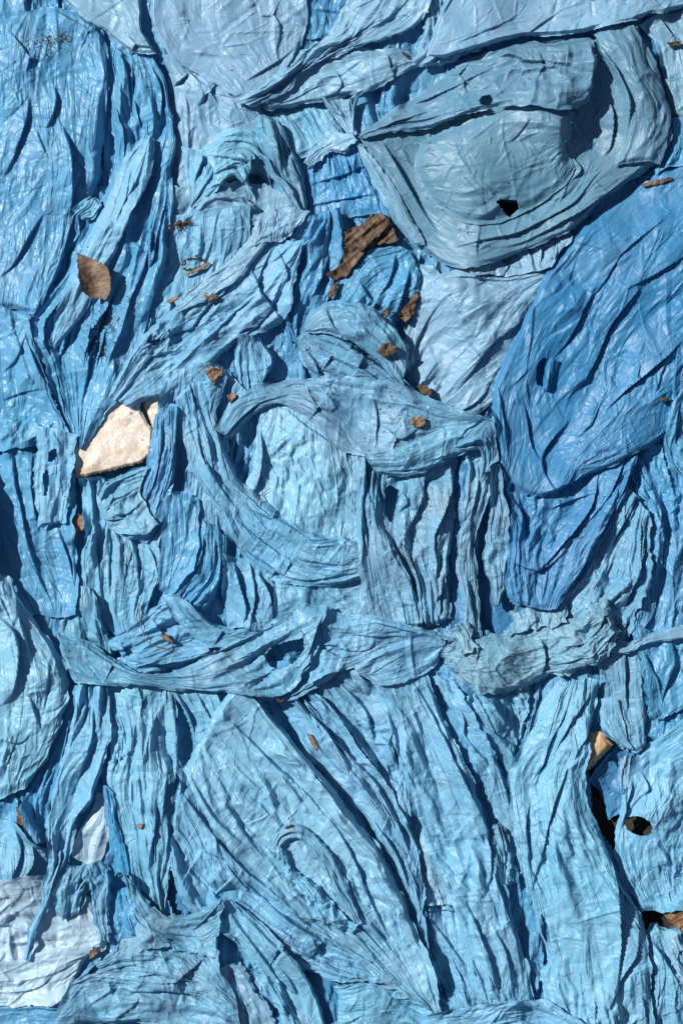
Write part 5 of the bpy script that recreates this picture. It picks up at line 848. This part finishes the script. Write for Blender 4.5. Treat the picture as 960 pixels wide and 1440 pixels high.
S('y2', 'inner_fold', 'shiny darker fold arching over the pouch',
  [[(505, 184), (570, 140), (640, 92), (720, 62), (832, 46)], [(506, 188), (575, 158), (650, 118), (735, 80), (838, 66)], [(508, 190), (580, 170), (655, 140), (740, 112), (836, 105)], [(515, 191), (600, 178), (670, 158), (735, 152), (790, 155), (828, 140)]],
  of='y1', col='slate', lift=14, pl=6, pw=22, st=7, cr=3.4, cw=17, crease=4, eh=12, ew=9, hs=[0, 6, 8, 14], folds=[([(600, 110), (640, 100), (655, 130)], 7), ([(560, 150), (620, 125), (690, 95)], 7), ([(755, 72), (760, 90), (790, 95)], 6), ([(830, 60), (834, 90), (826, 125)], 8), ([(520, 178), (590, 165), (660, 150)], 6)], holes=[ell(682, 143, 8, 8)])
S('y3', 'right_fold', 'pleated right-hand fold', [[(835, 44), (850, 90), (872, 135), (880, 190), (868, 232)], [(860, 36), (880, 90), (902, 135), (908, 185), (895, 228)], [(893, 32), (915, 85), (936, 135), (940, 180), (930, 228)]], of='y1', col='slate', lift=9, pl=3, pw=22, st=9, cr=1, crease=1, eh=6, ew=10, eu=.004, ev=.02, hs=[0, 7, 0], folds=[([(840, 60), (868, 105), (885, 150), (880, 200)], 9)])
S('y4', 'handle_strap', 'straight strap running down from the knot', [[(501, 198), (520, 240), (545, 295), (580, 345)], [(506, 198), (532, 242), (560, 298), (588, 346)], [(512, 199), (545, 245), (575, 300), (598, 345)]], of='y1', col='pale', lift=5, pl=2, pw=14, cr=.6, crease=0, eh=4, ew=8, eu=0, ev=.01, hs=[0, 4, 0])
# ------------------------------------------------------------------ top edge
S('ad1', 'plastic_bag', 'pale translucent sheet drawn into a knot at top centre',
  [[(372, 148), (400, 115), (432, 86), (490, 66), (545, 68), (592, 70)], [(376, 151), (415, 128), (450, 108), (505, 95), (555, 88), (594, 78)], [(382, 155), (430, 145), (475, 132), (520, 120), (560, 102), (596, 84)]],
  col='pale', lift=12, pl=5, pw=18, st=6, cr=2.4, cw=14, crease=3, eh=10, ew=8, hs=[2, 6, 6], folds=[([(545, 75), (550, 95), (560, 88)], 6), ([(470, 95), (480, 115), (470, 130)], 4)])
S('ad2', 'neck', 'neck gathered into the knot', [[(452, 132), (472, 162), (488, 186)], [(470, 135), (485, 162), (492, 188)], [(488, 132), (494, 160), (496, 188)], [(508, 122), (500, 158), (499, 188)]], of='ad1', col='pale', lift=11, pl=4, pw=10, st=9, crease=3, eh=10, ew=6)
S('ad3', 'torn_end', 'frayed end below the knot', [[(500, 182), (470, 190), (438, 208), (428, 222)], [(500, 192), (472, 202), (445, 216), (432, 234)], [(502, 202), (486, 212), (470, 208), (448, 226)]], of='ad1', col='pale', lift=11, pl=4, pw=10, cr=2, rag=5, eh=11, ew=5)
S('z4', 'plastic_bag', 'crumpled bluish sheet with a torn lower edge under the top right sheet',
  [[(590, -20), (600, 20), (592, 60), (580, 88)], [(620, -20), (630, 20), (622, 60), (605, 88)], [(650, -20), (660, 20), (655, 55), (640, 80)], [(690, -20), (700, 10), (690, 45), (672, 68)]], col='pale', lift=9, pl=5, pw=18, cr=4, cw=12, rag=3.5, eh=9, ew=7)
S('z6', 'plastic_bag', 'pale flap with a shaded fold at the top left',
  [[(58, -30), (105, 10), (145, 42), (182, 72)], [(100, -30), (135, 5), (165, 40), (195, 71)], [(145, -30), (170, 0), (188, 35), (208, 70)], [(196, -30), (194, 15), (200, 45), (224, 68)]], col='pale', iso=True, dens=.6, lift=18, pl=2, pw=34, st=3, cr=2.4, cw=24, crease=.4, eh=12, ew=7, eu=.008, ev=.01, folds=[([(193, 0), (195, 30), (205, 52)], 8, 16), ([(175, 45), (190, 58), (218, 62)], 7)])
S('z5', 'plastic_bag', 'glossy pale blue sheet with soft dents at the top edge',
  [[(212, -30), (213, 25), (235, 70), (270, 95), (300, 118), (345, 140)], [(250, -30), (258, 20), (280, 60), (312, 92), (352, 135)], [(320, -30), (325, 20), (342, 60), (362, 92), (376, 125)], [(380, -30), (385, 20), (385, 60), (385, 85), (385, 118)], [(430, -30), (429, 20), (424, 50), (412, 80), (392, 108)]],
  col='pale', iso=True, dens=.6, lift=20, pl=3, pw=50, st=2.2, cr=3.4, cw=34, crease=.3, eh=13, ew=8, dome=4, eu=.006, ev=.008, folds=[([(362, 15), (385, 18), (392, 40), (385, 70)], 4, 12), ([(345, 110), (375, 90), (412, 62)], 5), ([(240, 75), (260, 92), (290, 105)], 4)])
S('z3', 'plastic_bag', 'greyish pleated sheet with a torn point running down from the top edge',
  [[(326, 136), (365, 122), (400, 96), (432, 58), (465, 35), (500, -30)], [(334, 146), (380, 128), (415, 100), (448, 66), (490, 42), (540, -30)], [(345, 150), (392, 128), (428, 96), (468, 66), (520, 38), (580, -30)], [(360, 152), (400, 132), (438, 90), (490, 68), (556, 42), (600, 12), (606, -30)]],
  col='pale', lift=15, pl=5, pw=12, st=10, cr=2, crease=3.5, eh=12, ew=7, rag=2.5, folds=[([(345, 140), (385, 118), (420, 85), (440, 55)], 6), ([(440, 75), (480, 55), (540, 20)], 5)])
S('z1', 'plastic_bag', 'long smooth greyish sheet draped along the top right edge',
  [[(625, -60), (700, -60), (820, -60), (1000, -60)], [(620, 0), (690, -10), (800, -20), (1000, -30)], [(612, 45), (670, 40), (720, 25), (800, 8), (1000, -15)], [(602, 80), (645, 78), (700, 58), (745, 47), (805, 45), (870, 32), (1000, -5)]],
  col='pale', iso=True, dens=.6, lift=20, pl=2, pw=40, st=6, cr=2, cw=26, crease=.5, eh=13, ew=7, eu=.012, ev=.012, hs=[0, 4, 8, 8], folds=[([(740, 46), (765, 25), (785, 12)], 5, 12), ([(640, 60), (690, 40), (730, 15)], 3)])
# ================================================================== leaves, bark, twigs and dirt lying on the bags
GD = 'dry leaves and bark bits'
chunk('leaf', 'large curled brown leaf with a dark spot on the long left pleats', 'leaf', [(107, 353), (118, 357), (134, 364), (152, 374), (157, 392), (155, 412), (147, 424), (140, 419), (130, 421), (115, 411), (110, 392)], 'leaf', thick=1.4, relief=1.1, scale=12, bevel=.8, curl=13, axis=78, ridge=.5, off=7, ragg=.8, group=GD, add=False,
  stainf=lambda X, Y, d: np.exp(-((X-124)**2+(Y-386)**2)/40)*1.0+.5*(1-sstep(d/3)))
bark = chunk('bark_chunk', 'largest piece of rough brown bark, wedged under the big greyish bag at upper centre', 'bark', [(484, 322), (498, 318), (512, 308), (524, 296), (540, 296), (552, 314), (562, 336), (540, 341), (524, 343), (512, 356), (500, 372), (487, 388), (470, 390), (455, 386), (468, 376), (480, 368), (482, 350)], 'bark', thick=6, relief=3, scale=13, bevel=2, ridge=2.5, axis=-40, off=4, ragg=2.5, group=GD)
chunk('splinter', '', '', [(500, 345), (520, 325), (548, 308), (552, 314), (528, 334), (508, 354)], 'bark', thick=5, relief=2, bevel=2, off=2, of=bark)
L_ = [
 ('bark_chunk', 'knobbly brown bit of bark above the slanting dusty strip', 'bark', [(528, 494), (538, 482), (548, 481), (560, 490), (552, 500), (540, 503)], 'bark', 7, 2.5),
 ('bark_chunk', 'brown sliver at the lower tip of the pale wrinkled panel', 'bark', [(586, 541), (598, 540), (608, 546), (608, 556), (594, 554)], 'bark', 5, 2),
 ('leaf', 'folded brown leaf bit on the big horizontal roll at the centre', 'leaf', [(576, 588), (588, 585), (600, 588), (598, 598), (586, 601), (578, 597)], 'leaf2', 3, 2),
 ('leaf', 'heart-shaped brown leaf crumb under the whitish slanting strip', 'leaf', [(284, 412), (292, 414), (298, 411), (307, 413), (304, 420), (297, 422), (293, 427), (289, 420)], 'leaf', 1.5, 1),
 ('leaf', 'small rusty leaf crumb left of the whitish slanting strip', 'leaf', [(231, 422), (240, 416), (249, 413), (250, 417), (240, 425), (235, 426)], 'leaf2', 1.5, 1),
 ('leaf', 'ragged rust-brown leaf crumbs caught in the upright pleats above the sweeping bundle', 'leaf', [(287, 522), (296, 513), (305, 518), (314, 512), (313, 528), (305, 532), (300, 544), (294, 532)], 'leaf2', 3, 3),
 ('leaf', 'small brown leaf bit just below the ragged rust-brown crumbs', 'leaf', [(318, 554), (330, 550), (332, 558), (322, 566)], 'leaf2', 3, 2),
 ('bark_strip', 'long flat brown strip of bark on the upper part of the large blue bag', 'bark', [(903, 255), (920, 250), (945, 245), (950, 251), (930, 257), (906, 260)], 'bark', 3, 1),
 ('leaf', 'slim orange-brown leaf in the fold under the right end of the handle band', 'leaf', [(430, 1030), (438, 1036), (447, 1048), (447, 1060), (440, 1053), (434, 1042)], 'leaf2', 2, 1),
 ('leaf', 'square orange chip at the corner of the white sheet at lower left', 'leaf', [(124, 1340), (137, 1336), (134, 1347), (121, 1356)], 'leaf2', 2, 1),
 ('bark_strip', 'narrow brown sliver at the tip of the curled torn rim', 'bark', [(398, 1166), (408, 1160), (414, 1159), (402, 1168)], 'bark', 3, 1),
 ('bark_strip', 'rusty splinter on the loose torn folds above the left half of the band', 'bark', [(221, 892), (234, 893), (244, 904), (240, 906), (228, 900)], 'leaf2', 3, 1),
 ('bark_chunk', 'brown crumb tucked under the left side of the diagonal pleats below the band', 'bark', [(388, 983), (400, 985), (399, 990), (388, 989)], 'bark', 3, 1),
 ('leaf', 'tiny round brown spot of leaf on the centre-left pleated panel', 'leaf', [(190, 1160), (201, 1161), (201, 1165), (196, 1170), (191, 1166)], 'leaf', 1.5, .5),
 ('bark_chunk', 'greenish brown crumb on the pale film below the top right sheet', 'bark', [(562, 66), (572, 70), (576, 76), (566, 75)], 'moss', 3, 1),
 ('bark_chunk', 'dark knot of bark in the gap right of the blue crossing folds', 'bark', [(560, 440), (572, 425), (586, 405), (590, 415), (582, 440), (570, 455)], 'bark', 8, 3),
 ('bark_chunk', 'brown chip low in the crossing folds beneath the largest piece of bark', 'bark', [(536, 438), (544, 430), (548, 440), (542, 448)], 'bark', 7, 2),
 ('bark_chunk', 'dark earthy bit of bark under the left edge of the crossing blue folds', 'bark', [(466, 400), (476, 392), (474, 410), (464, 420), (460, 414)], 'bark', 7, 2),
 ('moss_tuft', 'small dark crumb of moss in the top right corner', 'moss', [(940, 55), (960, 52), (962, 60), (945, 61)], 'moss', 4, 2),
 ('bark_chunk', 'dark speck of bark at the right edge beside the pushed-in blue fold', 'bark', [(926, 562), (938, 556), (942, 560), (930, 566)], 'moss', 4, 1),
]
for nm, lb, ct, poly, mt, th_, rl in L_:
    chunk(nm, lb, ct, poly, mt, thick=th_, relief=rl, scale=6, bevel=1.5, sp=1.1, off=3 if th_ > 4 else 2, ragg=1.2, group=GD if ct != 'moss' else None, add=False)
# tubes: twigs and stems
def tube_np(pts, r, n=6, taper=.5):
    P = catmull(np.array(pts, float), max(6, 4*len(pts))); m = len(P); V = []; Q = []
    for i in range(m):
        d = P[min(i+1, m-1)]-P[max(i-1, 0)]; d /= np.linalg.norm(d)+1e-9; up = np.array([0, 0, 1.0]); a = np.cross(d, up); a /= np.linalg.norm(a)+1e-9; b = np.cross(a, d); rr = r*(1-(1-taper)*i/m)*(1+random.uniform(-.15, .15))
        for k in range(n): t = 2*math.pi*k/n; V.append(P[i]+rr*(math.cos(t)*a+math.sin(t)*b))
    for i in range(m-1):
        for k in range(n): Q.append([i*n+k, i*n+(k+1) % n, (i+1)*n+(k+1) % n, (i+1)*n+k])
    return np.array(V), np.array(Q)
def tubes(name, label, cat, lst, mat, group=None, extra=None):
    VV = []; QQ = []; o_ = 0
    for pts, r in lst:
        p3 = [(x, y, samp(dil(H, 1), np.array([float(x)]), np.array([float(y)]))[0]+r+1+(q[0] if q else 0)) for x, y, *q in pts]
        V, Q = tube_np(p3, r); VV.append(V); QQ.append(Q+o_); o_ += len(V)
    if extra is not None: V, Q = extra; VV.append(V); QQ.append(Q+o_); o_ += len(V)
    V = np.concatenate(VV); Q = np.concatenate(QQ)
    o = mesh_obj(name, world(V[:, 0], V[:, 1], V[:, 2]), Q, MS[mat], V[:, :2]/1000, smooth=False)
    if label: o['label'] = label; o['category'] = cat
    if group: o['group'] = group
    return o
def crumbs(pos, r0, r1):
    V = []; Q = []
    for x, y in pos:
        z = hat(x, y)+.6; r = random.uniform(r0, r1); b = len(V); a0 = random.random()*6
        for hh, k_ in ((-.4, 1), (.5, .55)):
            for k in range(4): t = a0+k*math.pi/2; q = r*k_*random.uniform(.6, 1.3); V.append((x+q*math.cos(t), y+q*math.sin(t)*.7, z+r*hh))
        Q += [[b, b+1, b+5, b+4], [b+1, b+2, b+6, b+5], [b+2, b+3, b+7, b+6], [b+3, b, b+4, b+7], [b+4, b+5, b+6, b+7]]
    return np.array(V), np.array(Q)
tubes('dry_stem', 'thin curved brown stem lying on the wide wrinkled sheet at the centre', 'stem', [([(361, 709), (363, 700), (368, 695), (379, 686)], .8)], 'bark')
tubes('dry_stem', 'long brown stem curving beside the rusty splinter above the band', 'stem', [([(193, 850), (197, 880), (208, 905), (235, 914), (250, 920)], .9)], 'leaf2')
# prickly tufts of plant litter
ps = [(252+random.gauss(0, 7), 311+random.gauss(0, 3.5)) for _ in range(60)]
tubes('moss_tuft', 'spiky dark tuft of moss and needles on the light sheet at upper left', 'moss', [([(252+random.gauss(0, 4), 311+random.gauss(0, 2), random.uniform(0, 3)), (252+random.gauss(0, 13), 311+random.gauss(0, 8), random.uniform(0, 5))], .45) for _ in range(26)], 'moss', None, crumbs(ps, 1, 2.3))
ps = []
for k in range(90):
    t = random.random()*6.28; ps.append((271+16*math.cos(t)+random.gauss(0, 1.3), 368+8.5*math.sin(t)+random.gauss(0, 1.3)))
tubes('moss_ring', 'ring-shaped patch of black mossy crumbs on the light sheet at upper left', 'moss', [([(271+15*math.cos(k), 368+8*math.sin(k), 1), (271+random.uniform(17, 24)*math.cos(k+.2), 368+random.uniform(9, 13)*math.sin(k+.2), 2)], .35) for k in range(24)], 'moss', None, crumbs(ps, 1, 2.2))
chunk('bark_strip', 'straight brown splinter lying across the ring of black mossy crumbs', 'bark', [(256, 383), (275, 374), (293, 365), (296, 368), (280, 378), (260, 386)], 'leaf2', thick=2.5, relief=.6, bevel=1, sp=1.1, off=3, ragg=.8, group=GD, add=False)
# specks of soil over the whole heap
sp_ = [(random.uniform(0, 960), random.uniform(0, 1440)) for _ in range(420)]
for cx_, cy_, s_, n_c in ((65, 52, 12, 150), (90, 50, 5, 60), (40, 70, 25, 30), (300, 525, 12, 40), (278, 405, 16, 30), (585, 595, 10, 35), (150, 450, 14, 110), (135, 490, 12, 80), (178, 420, 8, 30), (440, 505, 22, 50), (560, 575, 22, 40), (400, 905, 30, 40), (700, 945, 50, 60), (600, 1240, 12, 40), (175, 830, 12, 25), (640, 290, 35, 20), (545, 640, 25, 20), (255, 1375, 40, 20), (720, 940, 45, 60), (480, 810, 40, 20), (490, 500, 30, 35), (640, 700, 30, 20), (590, 720, 25, 20)):
    sp_ += [(cx_+random.gauss(0, s_), cy_+random.gauss(0, s_*.7)) for _ in range(n_c)]
V, Q = crumbs(sp_, .45, 1.5)
o = mesh_obj('soil_specks', world(V[:, 0], V[:, 1], V[:, 2]), Q, MS['bark'], V[:, :2]/1000, smooth=False); o['kind'] = 'stuff'; o['label'] = 'fine brown soil specks scattered over the film'; o['category'] = 'soil'
